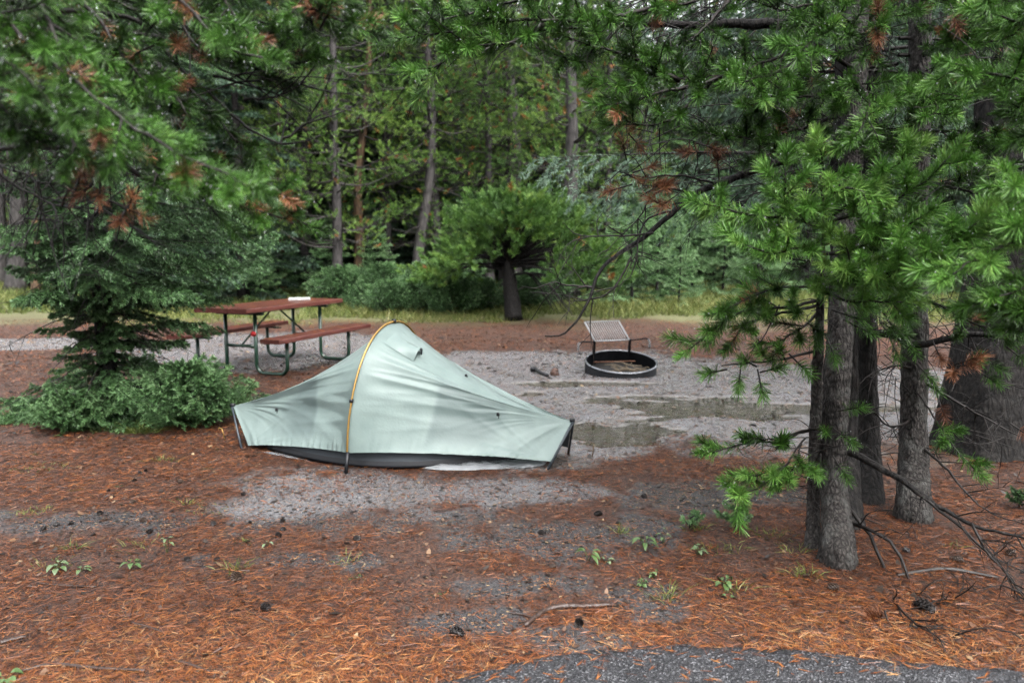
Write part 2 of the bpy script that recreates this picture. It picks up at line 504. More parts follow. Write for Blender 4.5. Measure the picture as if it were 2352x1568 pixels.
# ---- asphalt road in the near right corner
def asphalt():
    m, nt, b, out = mat('asphalt')
    tc = N(nt, 'TexCoord'); vo = N(nt, 'TexVoronoi', Scale=170.0); nz = N(nt, 'TexNoise', Scale=5.0, Detail=6.0)
    n2 = N(nt, 'TexNoise', Scale=120.0, Detail=4.0)
    for n in (vo, nz, n2): nt.links.new(tc.outputs['Object'], n.inputs['Vector'])
    sp = N(nt, 'SeparateColor'); nt.links.new(vo.outputs['Color'], sp.inputs[0])
    r = ramp(nt, sp.outputs[0], [(0.0, (0.014, 0.014, 0.016)), (0.6, (0.036, 0.036, 0.040)), (0.88, (0.085, 0.085, 0.092)), (1.0, (0.24, 0.24, 0.25))])
    mx = N(nt, 'Mix', data_type='RGBA', blend_type='MULTIPLY'); mx.inputs[0].default_value = 0.6
    c = [s for s in mx.inputs if s.type == 'RGBA']
    rr = ramp(nt, nz.outputs[0], [(0.3, (0.6, 0.6, 0.62)), (0.7, (1, 1, 1))])
    nt.links.new(r.outputs[0], c[0]); nt.links.new(rr.outputs[0], c[1])
    nt.links.new([s for s in mx.outputs if s.type == 'RGBA'][0], b.inputs['Base Color'])
    b.inputs['Roughness'].default_value = 0.42
    bp = N(nt, 'Bump', Strength=0.9, Distance=0.006); nt.links.new(vo.outputs['Distance'], bp.inputs['Height'])
    nt.links.new(bp.outputs[0], b.inputs['Normal'])
    return m
rx = np.arange(-6, 9, 0.03)
re_ = np.interp(rx, ROAD_EDGE[:, 0], ROAD_EDGE[:, 1])
for _ in range(14):                                           # ragged edge
    re_ = re_ + 0.15 * (np.interp(rx, ROAD_EDGE[:, 0], ROAD_EDGE[:, 1]) + (fbm(rx * 9, re_ * 9, 55, 3) - 0.5) * 0.05 - re_)
rows = [(-0.03, 0), (0.012, 0.0), (0.022, 0.02), (0.026, 0.08), (0.026, 1.2), (0.026, 14.0)]
RV = np.array([[(x, e - o, z) for x, e in zip(rx, re_)] for z, o in rows]).reshape(-1, 3)
n = len(rx)
ri = (np.arange(len(rows) - 1)[:, None] * n + np.arange(n - 1)[None, :]).ravel()
tag(link('road', raw_mesh('road', RV, np.stack([ri, ri + n, ri + n + 1, ri + 1], 1)), asphalt()), kind='structure')
def top(x, y):
    """height of whatever lies under a point: road or ground"""
    return np.where(road_d(x, y) > 0.02, 0.026, gz(x, y))

# ---- fallen needles: real blades all over the near floor
def scatter(rng, y0, y1, dens, margin=0.6):
    """uniform points in the part of the floor the lens takes in (and a step to each side)"""
    w = lambda y: 0.72 * y + margin
    nn = int(dens * (y1 - y0) * (w(y0) + w(y1)))
    y = rng.uniform(y0, y1, nn); x = rng.uniform(-1, 1, nn) * w(y)
    return x, y
rng = np.random.default_rng(5)
LV = Leaves()
for y0, y1, dens in [(2.25, 3.2, 11000), (3.2, 4.4, 7600), (4.4, 6, 5600), (6, 8.5, 2600), (8.5, 13, 1100), (13, 16.5, 400)]:
    x, y = scatter(rng, y0, y1, dens)
    b = bare(x, y); rd = road_d(x, y)
    clump = fbm(x * 2.5, y * 2.5, 61, 3)
    pr = (1 - 0.93 * b) * np.where(rd > 0.0, 0.012 + 0.55 * np.exp(-np.maximum(rd, 0) / 0.022), 1.0) * np.clip(sstep(0.25, 0.62, clump) + 0.25 + 0.5 * sstep(3.4, 2.6, y), 0, 1)
    k = rng.random(len(x)) < pr
    x, y, b, clump = x[k], y[k], b[k], clump[k]
    nn = len(x)
    ang = rng.uniform(0, 2 * math.pi, nn)
    far = max(1.0, (y0 + y1) / 2 / 4.0)
    Ln = rng.uniform(0.032, 0.070, nn); Wd = rng.uniform(0.0010, 0.0019, nn) * far
    d = np.stack([np.cos(ang), np.sin(ang), rng.normal(0, 0.10, nn)], 1)
    z = top(x, y) + rng.uniform(0.001, 0.009, nn)
    base = np.stack([x, y, z], 1)
    bend = np.stack([rng.normal(0, 0.18, nn), rng.normal(0, 0.18, nn), rng.normal(0.0, 0.05, nn)], 1)
    side = np.cross(d, np.stack([rng.normal(0, .5, nn), rng.normal(0, .5, nn), np.ones(nn)], 1))
    near = sstep(3.6, 2.5, y) * 0.20 + 0.10 * sstep(0.0, 1.0, ell(x, y, G(1900, 1480), 2.0, 0.5))
    a = np.clip(rng.beta(2.2, 2.4, nn) + near - 0.06 + (clump - 0.5) * 0.25, 0, 1)
    V, Q, T = blades(base, d, Ln, Wd, bend, rng, side, 0.7)
    LV.add(V, Q, T, a)
    tw = rng.random(nn) < 0.4                                     # needles fall in pairs
    d2 = d[tw].copy(); t = rng.normal(0, 0.22, tw.sum()); c, s = np.cos(t), np.sin(t)
    d2[:, 0], d2[:, 1] = d[tw, 0] * c - d[tw, 1] * s, d[tw, 0] * s + d[tw, 1] * c
    V, Q, T = blades(base[tw], d2, Ln[tw], Wd[tw], bend[tw], rng, side[tw])
    LV.add(V, Q, T, a[tw])
M_FALLEN = foliage('fallen needles', [(0.0, (0.018, 0.010, 0.008)), (0.25, (0.060, 0.020, 0.010)), (0.5, (0.165, 0.050, 0.016)), (0.72, (0.30, 0.092, 0.024)), (0.9, (0.40, 0.150, 0.038)), (1.0, (0.46, 0.25, 0.10))], 0.38, 0.12)
tag(LV.build('fallen_needles', M_FALLEN), kind='stuff')

# ---- bark flakes, seed scales and bits of charcoal on the bare earth
LC = Leaves()
x, y = scatter(rng, 2.4, 14, 260)
k = (road_d(x, y) < -0.02); x, y = x[k], y[k]
nn = len(x); ang = rng.uniform(0, 2 * math.pi, nn)
d = np.stack([np.cos(ang), np.sin(ang), rng.normal(0, 0.2, nn)], 1)
sz = rng.gamma(1.6, 0.0045, nn) * np.clip(y / 5, 0.8, 2) + 0.006
V, Q, T = blades(np.stack([x, y, top(x, y) + 0.004], 1), d, sz * 1.7, sz * 0.9, None, rng, np.cross(d, np.tile([0.1, 0.2, 1.0], (nn, 1))))
LC.add(V, Q, T, rng.random(nn))
fx, fy = rng.uniform(-0.6, 4.4, 900), rng.uniform(5.6, 8.6, 900); k = gz(fx, fy) < WATER_Z - 0.002; fx, fy = fx[k], fy[k]; nn = len(fx); ang = rng.uniform(0, 6.28, nn)
d = np.stack([np.cos(ang), np.sin(ang), np.zeros(nn)], 1); sz = rng.gamma(2.0, 0.004, nn) + 0.003
V, Q, T = blades(np.stack([fx, fy, np.full(nn, WATER_Z + 0.004)], 1), d, sz * 1.8, sz * 0.9, None, rng, np.cross(d, np.tile([0.05, 0.05, 1.0], (nn, 1))))
LC.add(V, Q, T, rng.beta(3, 1.2, nn))
tag(LC.build('forest_litter', foliage('bark flakes', [(0, (0.02, 0.017, 0.015)), (0.55, (0.05, 0.035, 0.026)), (0.75, (0.16, 0.085, 0.05)), (0.94, (0.20, 0.12, 0.065)), (1.0, (0.32, 0.23, 0.13))], 0.45, 0.0)), kind='stuff')

# ---- meadow grass beyond the clearing
LG = Leaves()
nn = 230000
y = 15.2 + rng.gamma(1.5, 6.5, nn); x = rng.uniform(-1, 1, nn) * (0.74 * y + 2)
patch = fbm(x * 0.55, y * 0.55, 88, 4)
k = (patch + (fbm(x * 3, y * 3, 89, 2) - 0.5) * 0.25 + sstep(15.0, 18.5, y) * 0.30 > 0.605) & (y < 60)
x, y, patch = x[k], y[k], patch[k]; nn = len(x)
h = rng.uniform(0.10, 0.34, nn) * (0.45 + 1.0 * sstep(15.5, 19, y)) * (0.6 + patch * 0.8)
d = np.stack([rng.normal(0, 0.35, nn), rng.normal(0, 0.35, nn), np.ones(nn)], 1)
bd = np.stack([rng.normal(0, 0.3, nn), rng.normal(0, 0.3, nn), -np.full(nn, 0.18)], 1)
V, Q, T = blades(np.stack([x, y, gz(x, y) - 0.01], 1), d, h, rng.uniform(0.006, 0.012, nn) * np.clip(y / 16, 1, 2.5), bd, rng)
LG.add(V, Q, T, np.clip(rng.normal(0.5, 0.22, nn) + (patch - 0.55) * 0.7, 0, 1))
M_GRASS = foliage('meadow grass', [(0, (0.06, 0.10, 0.02)), (0.4, (0.16, 0.21, 0.045)), (0.7, (0.30, 0.32, 0.09)), (1, (0.46, 0.41, 0.19))], 0.5, 0.35)
tag(LG.build('meadow_grass', M_GRASS), kind='stuff')
# ================================================================== TENT
def fabric():
    m, nt, b, out = mat('pale green tent cloth')
    L = nt.links.new
    tc = N(nt, 'TexCoord'); nz = N(nt, 'TexNoise', Scale=7.0, Detail=5.0); n2 = N(nt, 'TexNoise', Scale=60.0, Detail=3.0)
    wv = N(nt, 'TexNoise', Scale=900.0, Detail=1.0)
    for q in (nz, n2, wv): L(tc.outputs['Object'], q.inputs['Vector'])
    at = N(nt, 'Attribute', attribute_name='show_through')
    r = ramp(nt, nz.outputs[0], [(0.3, (0.225, 0.298, 0.278)), (0.7, (0.27, 0.348, 0.325))])
    mx = N(nt, 'Mix', data_type='RGBA'); ins = [s for s in mx.inputs if s.type == 'RGBA']
    L(at.outputs['Fac'], mx.inputs[0]); L(r.outputs[0], ins[0]); ins[1].default_value = (0.115, 0.160, 0.155, 1)
    col = [s for s in mx.outputs if s.type == 'RGBA'][0]
    L(col, b.inputs['Base Color'])
    b.inputs['Roughness'].default_value = 0.38
    b.inputs['Specular IOR Level'].default_value = 0.45
    b.inputs['Sheen Weight'].default_value = 0.15
    bp = N(nt, 'Bump', Strength=0.25, Distance=0.004); L(n2.outputs[0], bp.inputs['Height']); L(bp.outputs[0], b.inputs['Normal'])
    tr = N(nt, 'BsdfTranslucent'); ms = N(nt, 'MixShader'); ms.inputs[0].default_value = 0.20
    L(col, tr.inputs[0]); L(b.outputs[0], ms.inputs[1]); L(tr.outputs[0], ms.inputs[2]); L(ms.outputs[0], out.inputs[0])
    return m
M_FLY = fabric()
M_YELLOW = plain('golden pole', (0.40, 0.235, 0.055), 0.32, 0.6, 0.35, 0.1, 40)
M_BLACK = plain('black nylon', (0.012, 0.013, 0.016), 0.45, 0.5, 0, 0.2, 30)
M_STRUT = plain('grey carbon strut', (0.045, 0.055, 0.065), 0.35, 0.5, 0, 0.2, 30)
M_MESH = plain('grey netting', (0.075, 0.085, 0.095), 0.8, 0.3, 0, 0.2, 300)

AL, AR, HT = P(535, 931, 5.93), P(1314, 966, 5.36), P(905, 742, 5.66)
LF = np.array([*G(558, 1031)[:2], 0.0]); LB = LF + np.array([0.16, 0.46, 0])
RF = np.array([*G(1255, 1077)[:2], 0.0]); RB = np.array([*G(1302, 1041)[:2], 0.0])
HF = np.array([*G(795, 1088)[:2], 0.0]); HB = 2 * np.array([HT[0], HT[1], 0]) - HF; HB[2] = 0
HEM_Z = 0.145
for q in (LF, LB, RF, RB, HF, HB): q[2] = gz(q[0], q[1])
hemHF = P(800, 1040, HF[1] + 0.05); hemHB = HB + (HT - HB) * 0.13 + np.array([0, 0, 0.03])
hemLF = LF + (AL - LF) * 0.07 + np.array([0.05, 0.0, 0.0]); hemLB = LB + (AL - LB) * 0.14
hemRF = RF + (AR - RF) * 0.16; hemRB = RB + (AR - RB) * 0.2

def arch(hem, v):
    """half of the hoop from its hem (v=0) to the top (v=1)"""
    ph = np.asarray(v) * math.pi / 2
    a, h = np.cos(ph) ** (2 / 2.15), np.sin(ph) ** (2 / 1.75)
    c = np.array([HT[0], HT[1], hem[2]])
    return c + (hem - c) * a[..., None] + np.array([0, 0, 1.0]) * ((HT[2] - hem[2]) * h)[..., None]

tent = thing('tent', 'pale green one person tent on wet earth, held up by a yellow hoop pole', 'tent', (HT[0], HT[1], 0))
T0 = np.array(tent.location)
def he_is_left(h): return h[0] < HT[0]
def fly_panel(hemH, hemE, apE, side, seed):
    """one of the four cloth panels between the hoop and an end strut"""
    ns, nv = 110, 90
    s, v = np.meshgrid(np.linspace(0, 1, ns), np.linspace(0, 1, nv))
    vc = 0.58                                       # the cloth above this height runs flat to the peak of the strut
    H = arch(hemH, v); E = hemE + (apE - hemE) * np.clip(v / vc, 0, 1)[..., None]
    S = H * (1 - s[..., None]) + E * s[..., None]
    sag = (4 * s * (1 - s)) ** 0.75
    S[..., 2] -= sag * 0.105 * sstep(0.35, 1.0, v)
    inw = unit(np.array([HT[0], HT[1], 0]) - np.array([*hemH[:2], 0]))
    S += inw * (sag * 0.085 * np.sin(np.clip(v / 0.62, 0, 1) * math.pi))[..., None]
    S[..., 2] -= sag * 0.030 * np.exp(-((v - 0.74) / 0.12) ** 2)      # hollow of the upper facet
    S[..., 2] += sag * 0.02 * (1 - v) ** 2
    nrm = unit(np.cross(np.gradient(S, axis=1), np.gradient(S, axis=0)))
    if np.sum(nrm * -inw) < 0: nrm = -nrm
    vl = np.clip(v / vc, 0, 1)
    ang = np.arctan2((1 - vl), (1 - s) * 1.15 + 1e-3)     # creases fan out of the peak of the strut ...
    rad = np.hypot(1 - vl, (1 - s) * 1.15)
    an2 = np.arctan2(vl, (1 - s) * 1.6 + 1e-3)            # ... and out of its foot
    ra2 = np.hypot(vl, (1 - s) * 1.6)
    up_ = np.arctan2(v - vc, (1 - s) * 1.0 + 1e-3)
    def ridge(u, k):                                      # sharp crests, wide valleys
        n_ = vnoise(u, s * 0.9 + k, seed * 7 + k); return (1 - np.abs(2 * n_ - 1)) ** 1.6 - 0.4
    w = 0.030 * ridge(ang * 5.2 + seed * 1.7, 1) * np.clip(rad, 0, 0.8) * np.exp(-rad * 1.1) * sstep(0.0, 0.3, 1 - vl)
    w = w + 0.016 * ridge(ang * 11 + seed, 2) * np.clip(rad, 0, 0.6) * np.exp(-rad * 1.3) * sstep(0.0, 0.3, 1 - vl)
    w = w + 0.022 * ridge(an2 * 6.0 + seed * 2.3, 3) * np.clip(ra2, 0, 0.7) * np.exp(-ra2 * 1.5)
    w = w + 0.011 * ridge(v * 8.5 + 1.4 * s * (v - 0.3) + seed * 0.7, 4) * sstep(0.9, 0.2, s) * sstep(0.02, 0.3, v) * sstep(1.0, 0.7, v)
    w = w + 0.006 * ridge(v * 19 - 3.0 * s + seed, 5) * sstep(0.8, 0.2, s) * sstep(0.05, 0.4, v) * sstep(1.0, 0.7, v)
    w = w + 0.010 * (vnoise(up_ * 9, s * 2 + seed, 6) - 0.5) * sstep(vc, vc + 0.1, v) * sstep(1.0, 0.85, v)
    env0 = sstep(0, 0.12, s) * sstep(0, 0.06, 1 - s)
    rip = (vnoise(s * 60, v * 3 + seed, 7) - 0.5) * 0.010 * np.exp(-v * 14) * sstep(0.0, 0.1, s)
    S = S + nrm * (w * env0 * (0.95 if 'hemLF' in globals() and he_is_left(hemE) else 1.3) + rip)[..., None]
    return S, s, v
M = {}
vs, qs, dm, off = [], [], [], 0
for key, hh, he, ap, side, sd in (('lf', hemHF, hemLF, AL, 1, 1), ('rf', hemHF, hemRF, AR, 1, 2), ('lb', hemHB, hemLB, AL, -1, 3), ('rb', hemHB, hemRB, AR, -1, 4)):
    S, s, v = fly_panel(hh, he, ap, side, sd); M[key] = S
    show_through = np.zeros(s.shape)  # dark inner tent showing through the fly, painted into the cloth colour
    if key == 'lf':
        show_through = sstep(0.33, 0.37, s) * sstep(0.80, 0.48, s) * sstep(0.66, 0.5, v + (s - 0.4) * 0.9) * sstep(0.0, 0.2, v) * 0.75
    if key == 'rf':
        show_through = sstep(0.34, 0.37, s) * sstep(0.72, 0.60, s) * sstep(0.62, 0.52, v) * sstep(0.03, 0.16, v) * 0.6
    nv, ns = s.shape
    k = (np.arange(nv - 1)[:, None] * ns + np.arange(ns - 1)[None, :]).ravel() + off
    vs.append(S.reshape(-1, 3)); qs.append(np.stack([k, k + 1, k + ns + 1, k + ns], 1)); dm.append(show_through.ravel()); off += nv * ns
fly = link('fly', raw_mesh('fly', np.vstack(vs) - T0, np.vstack(qs), None, {'show_through': np.concatenate(dm)}), M_FLY, tent)

vv = np.linspace(0, 1, 40)
hf, hb = arch(hemHF, vv), arch(hemHB, vv)
axis_l = unit(AR - AL)
out_ = lambda p, hem: p + unit(p - np.array([HT[0], HT[1], 0.25])) * 0.012
hoop = np.vstack([[HF + (hemHF - HF) * t for t in (0.55, 0.8)], [out_(p, 0) for p in hf], [out_(p, 0) for p in hb[::-1][1:]], [hemHB + (HB - hemHB) * 0.4]])
b_ = MB(); b_.tube(hoop - T0, 0.0075, 8); b_.build('hoop_pole', M_YELLOW, tent)
for foot, hem, nm in ((HF, hemHF, 0), (HB, hemHB, 1)):
    b_ = MB(); b_.tube(np.array([foot - [0, 0, 0.02], foot + (hem - foot) * 0.5, hem + [0, 0, 0.01]]) - T0 + [0, -0.012 if nm == 0 else .012, 0], [0.012, 0.013, 0.014], 8)
    b_.build('pole_foot', M_BLACK, tent)
for apx, ft in ((AL, LF), (AL, LB), (AR, RF), (AR, RB)):
    b_ = MB(); d = unit(ft - apx)
    b_.tube(np.array([apx - d * 0.012, apx + (ft - apx) * 0.5, ft + d * 0.012]) - T0 + unit(apx - HT) * [1, 1, 0] * 0.012, [0.009, 0.0085, 0.011], 8)
    b_.build('end_strut', M_STRUT, tent)
for apx, f1, f2, mm in ((AL, hemLF, hemLB, M_FLY), (AR, hemRF, hemRB, M_MESH)):     # cloth closing the two ends
    rows = []
    for t in np.linspace(0, 1, 12):
        a, c = apx + (f1 - apx) * t, apx + (f2 - apx) * t
        rows.append([a + (c - a) * u + unit(HT - apx) * [1, 1, 0] * (0.05 * 4 * u * (1 - u)) + [0, 0, 0.05 * t * 4 * u * (1 - u)] for u in np.linspace(0, 1, 9)])
    R_ = np.array(rows).reshape(-1, 3) - T0
    b_ = MB(); b_.add(R_, [(i * 9 + j, i * 9 + j + 1, i * 9 + 10 + j, i * 9 + 9 + j) for i in range(11) for j in range(8)])
    b_.build('end_panel', mm, tent)
    b_ = MB(); b_.box(apx - T0 + [0, 0, 0.004], (0.035, 0.03, 0.026), None, 0.006); b_.build('strut_cap', M_BLACK, tent)
# dark bathtub floor and netting of the inner tent under the fly
tubf = np.array([G(*q) for q in [(611, 1034), (680, 1052), (760, 1068), (850, 1077), (960, 1078), (1100, 1068), (1200, 1058), (1262, 1048)]])
ctr = (AL + AR) / 2; ctr[2] = 0
ax2 = unit((AR - AL) * [1, 1, 0]); pr2 = np.array([-ax2[1], ax2[0], 0])
tubb = np.array([p + pr2 * (2 * np.dot(np.array([HT[0], HT[1], 0]) - p, pr2)) for p in tubf])
ring0 = smooth(np.vstack([tubf, tubb[::-1], tubf[:1]]), 5)[:-1]
cen = ring0.mean(0); cen[2] = 0
def inset(r, k, z): 
    q = r + (cen - r) * k; q = q.copy(); q[:, 2] = z; return q
lv = [inset(ring0, 0.0, 0.004), inset(ring0, 0.012, 0.03), inset(ring0, 0.03, 0.056)]
m = len(ring0); b_ = MB()
b_.add(np.vstack(lv) - T0, [(i * m + j, i * m + (j + 1) % m, (i + 1) * m + (j + 1) % m, (i + 1) * m + j) for i in range(2) for j in range(m)] + [tuple(range(m))[::-1]])
b_.build('bathtub_floor', M_BLACK, tent)
lv = [inset(ring0, 0.028, 0.052), inset(ring0, 0.12, 0.20), inset(ring0, 0.42, 0.36)]
b_ = MB(); b_.add(np.vstack(lv) - T0, [(i * m + j, i * m + (j + 1) % m, (i + 1) * m + (j + 1) % m, (i + 1) * m + j) for i in range(2) for j in range(m)])
b_.build('inner_netting', M_MESH, tent)
def at_fly(key, fs, fv, lift=0.006):
    S = M[key]; nv, ns = S.shape[:2]
    return S[int(fv * (nv - 1)), int(fs * (ns - 1))] + np.array([0, -lift, lift * 0.6])
for key, fs, fv in (('lf', 0.70, 0.36), ('rf', 0.655, 0.40), ('rf', 0.42, 1.0), ('lf', 0.55, 1.0)):
    p = at_fly(key, fs, fv)
    b_ = MB(); b_.box(p - T0, (0.018, 0.010, 0.026), None, 0.003); b_.tube(np.array([p + [0.0, 0, 0.012], p + [0.012, -0.004, 0.0], p + [0.004, -0.006, -0.03]]) - T0, 0.0022, 5)
    b_.build('toggle', M_BLACK, tent)
p = hoop[14]; b_ = MB(); b_.box(p - T0 + [0, -0.004, 0], (0.026, 0.03, 0.024), None, 0.005); b_.build('pole_clip', M_BLACK, tent)
p = hoop[41]; b_ = MB(); b_.box(p - T0 + [0, 0, 0.004], (0.03, 0.02, 0.03), None, 0.005); b_.build('pole_clip', M_BLACK, tent)
# hooded vent just right of the peak
vr = []
for i, t in enumerate(np.linspace(0, 1, 9)):
    for j, u in enumerate(np.linspace(-1, 1, 11)):
        S = M['rf']; nv, ns = S.shape[:2]
        base = S[int((0.93 - 0.17 * (u * 0.5 + 0.5)) * (nv - 1)), int((0.05 + t * 0.15) * (ns - 1))]
        vr.append(base + np.array([0.02, -0.02, 0.07]) * (t ** 1.3) * (1 - u * u) ** 0.7 * 0.8 + np.array([0, -0.004, 0.004]))
b_ = MB(); b_.add(np.array(vr) - T0, [(i * 11 + j, i * 11 + j + 1, i * 11 + 12 + j, i * 11 + 11 + j) for i in range(8) for j in range(10)])
b_.build('vent_hood', M_FLY, tent)
p = vr[8 * 11 + 5]; b_ = MB(); b_.box(np.array(p) - T0 + [0.01, -0.01, -0.02], (0.012, 0.012, 0.05), None, 0.003); b_.build('vent_prop', M_BLACK, tent)

# clear plastic sheet under the tent, sticking out on both sides
def plastic():
    m, nt, b, out = mat('clear plastic film')
    tc = N(nt, 'TexCoord'); nz = N(nt, 'TexNoise', Scale=22.0, Detail=4.0)
    nt.links.new(tc.outputs['Object'], nz.inputs['Vector'])
    bp = N(nt, 'Bump', Strength=0.7, Distance=0.02); nt.links.new(nz.outputs[0], bp.inputs['Height']); nt.links.new(bp.outputs[0], b.inputs['Normal'])
    b.inputs['Base Color'].default_value = (0.75, 0.78, 0.8, 1); b.inputs['Roughness'].default_value = 0.12
    tr = N(nt, 'BsdfTransparent'); ms = N(nt, 'MixShader'); fr = N(nt, 'LayerWeight', Blend=0.78)
    nt.links.new(bp.outputs[0], fr.inputs['Normal'])
    nt.links.new(fr.outputs['Fresnel'], ms.inputs[0]); nt.links.new(tr.outputs[0], ms.inputs[1]); nt.links.new(b.outputs[0], ms.inputs[2])
    nt.links.new(ms.outputs[0], out.inputs[0])
    return m
edge = smooth([G(*q) for q in [(600, 1040), (700, 1058), (850, 1066), (985, 1079), (1060, 1080), (1150, 1078), (1240, 1070), (1262, 1056)]], 8)
rows = []
ne = len(edge)
for t in np.linspace(0, 1, 7):
    q = edge + (np.array([HT[0], HT[1], 0]) - edge) * (t * 0.30)
    x_, y_ = q[:, 0], q[:, 1]
    z_ = gz(x_, y_) + 0.006 + (fbm(x_ * 7, y_ * 9, 91, 3) - 0.25) * 0.075 * math.sin(min(t * 3.0, 1) * math.pi * 0.5) * sstep(-0.75, -0.45, x_)
    rows.append(np.stack([x_, y_, np.maximum(z_, gz(x_, y_) + 0.004)], 1))
b_ = MB(); b_.add(np.vstack(rows), [(i * ne + j, i * ne + j + 1, (i + 1) * ne + j + 1, (i + 1) * ne + j) for i in range(6) for j in range(ne - 1)])
tag(b_.build('plastic_groundsheet', plastic()), 'clear crumpled plastic sheet sticking out on the ground below the tent', 'groundsheet')
for (px, py), lab in (((824, 1040), 0), ((518, 1012), 1), ((1359, 1050), 2)):
    if lab == 0: continue
    g = G(px, py); g[2] = gz(g[0], g[1]); b_ = MB()
    ln = np.array([-0.03, 0.01, 0]) if lab == 1 else np.array([0.02, 0.02, 0])
    tp = g + np.array([0, 0, 0.10]) + ln
    b_.tube([g - [0, 0, 0.03], g + (tp - g) * 0.6, tp], 0.0035, 6); b_.tube([tp, tp + [-0.02, 0, 0.006], tp + [-0.034, 0, -0.014]], 0.0035, 6)
    tag(b_.build('tent_peg', M_YELLOW if lab == 1 else plain('brown peg', (0.16, 0.10, 0.05), 0.4)), ('thin hooked tent peg standing in the litter left of the tent' if lab == 1 else 'thin hooked tent peg standing in the mud right of the tent'), 'tent peg')

# ================================================================== PICNIC TABLE
def painted_wood():
    m, nt, b, out = mat('red brown painted planks')
    L = nt.links.new
    tc = N(nt, 'TexCoord'); mp = N(nt, 'Mapping'); mp.inputs['Scale'].default_value = (1.2, 14, 14)
    nz = N(nt, 'TexNoise', Scale=3.0, Detail=7.0); n2 = N(nt, 'TexNoise', Scale=26.0, Detail=5.0)
    L(tc.outputs['Object'], mp.inputs[0]); L(mp.outputs[0], nz.inputs['Vector']); L(tc.outputs['Object'], n2.inputs['Vector'])
    r = ramp(nt, nz.outputs[0], [(0.3, (0.125, 0.034, 0.026)), (0.7, (0.215, 0.070, 0.054))])  # wet sheen of the planks is lifted into a lighter colour
    r2 = ramp(nt, n2.outputs[0], [(0.58, (0, 0, 0)), (0.72, (0.5, 0.5, 0.5))])
    mx = N(nt, 'Mix', data_type='RGBA'); ins = [s for s in mx.inputs if s.type == 'RGBA']
    L(r2.outputs[0], mx.inputs[0]); L(r.outputs[0], ins[0]); ins[1].default_value = (0.21, 0.10, 0.08, 1)
    L([s for s in mx.outputs if s.type == 'RGBA'][0], b.inputs['Base Color'])
    b.inputs['Roughness'].default_value = 0.30; b.inputs['Coat Weight'].default_value = 0.35; b.inputs['Coat Roughness'].default_value = 0.2
    bp = N(nt, 'Bump', Strength=0.25, Distance=0.004); L(nz.outputs[0], bp.inputs['Height']); L(bp.outputs[0], b.inputs['Normal'])
    return m
M_PLANK = painted_wood()
M_GREEN = plain('dark green painted steel', (0.012, 0.050, 0.028), 0.30, 0.5, 0, 0.25, 25, 0.1, 0.3)
table = thing('picnic_table', 'red brown picnic table with two benches on dark green tube legs, behind the tent', 'picnic table', (-3.165, 9.95, float(gz(-3.165, 9.95))), math.atan2(0.943, 0.333))
TL, TZ, SZ = 2.10, 0.85, 0.50
def planks(name, ys, w, z, th, L0=TL):
    b = MB()
    for y in ys: b.box((0, y, z - th / 2), (L0, w, th), None, 0.006)
    return b.build(name, M_PLANK, table, False)
planks('tabletop', (-0.26, 0.0, 0.26), 0.252, TZ, 0.055)
planks('bench', (-0.77, -0.63), 0.137, SZ, 0.052)
planks('bench', (0.77, 0.63), 0.137, SZ, 0.052)
def bent(y0, y1, z0, z1, x):
    r = 0.11; s = 1 if y1 > y0 else -1
    pts = [(x, y0, z0), (x, y0, r + 0.025)]
    pts += [(x, y0 + s * r * (1 - math.cos(t)), 0.025 + r * (1 - math.sin(t))) for t in np.linspace(0.2, math.pi / 2, 6)]
    pts += [(x, y1 - s * r * (1 - math.sin(t)), 0.025 + r * (1 - math.cos(t))) for t in np.linspace(0, math.pi / 2 - 0.2, 6)]
    pts += [(x, y1, r + 0.03), (x, y1, z1)]
    return pts
for x in (-0.70, 0.70):
    for s in (-1, 1):
        b = MB(); b.tube(bent(s * 0.225, s * 0.68, TZ - 0.056, SZ - 0.053, x), 0.024, 10); b.build('leg', M_GREEN, table)
    b = MB(); b.box((x, 0, TZ - 0.078), (0.05, 0.70, 0.042), None, 0.008); b.build('top_bracket', M_GREEN, table, False)
    b = MB(); b.tube([(x, -0.225, 0.36), (x, 0.225, 0.36)], 0.020, 8); b.build('cross_bar', M_GREEN, table)
    for s in (-1, 1):
        b = MB(); b.box((x, s * 0.62, SZ - 0.065), (0.045, 0.34, 0.02), None, 0.004); b.build('seat_bracket', M_GREEN, table, False)
for s in (-1, 1):
    b = MB(); b.tube([(s * 0.68, 0, 0.37), (s * 0.05, 0, TZ - 0.062)], 0.012, 8); b.build('brace', M_GREEN, table)
def on_table(lx, ly, lz):
    c, s = math.cos(table.rotation_euler.z), math.sin(table.rotation_euler.z)
    return np.array([table.location.x + lx * c - ly * s, table.location.y + lx * s + ly * c, table.location.z + lz])
b = MB()
for i in range(3):
    b.box((0, 0, 0.006 + i * 0.009), (0.30 - 0.01 * i, 0.20 - 0.006 * i, 0.008), None, 0.002)
o = tag(b.build('folded_paper', plain('white paper', (0.55, 0.57, 0.57), 0.5), None, False), 'small white folded paper lying on the far part of the picnic tabletop', 'paper')
o.location = on_table(0.62, 0.05, TZ + 0.001); o.rotation_euler = (0, 0, 0.25)
b = MB()
for i in range(7):
    a = i * 0.9; q = np.array([math.cos(a) * 0.03, -0.012, math.sin(a) * 0.03])
    b.tube([[0, 0, 0], q * 0.6 + [0, -0.02, 0], q * 1.2], [0.012, 0.02, 0.006], 6)
o = tag(b.build('red_ribbon', plain('red cloth', (0.45, 0.012, 0.015), 0.6)), 'small red ribbon tied to the near leg of the picnic table', 'ribbon')
o.location = on_table(-0.73, -0.225, 0.52); o.rotation_euler = (0, 0, table.rotation_euler.z - 1.2)
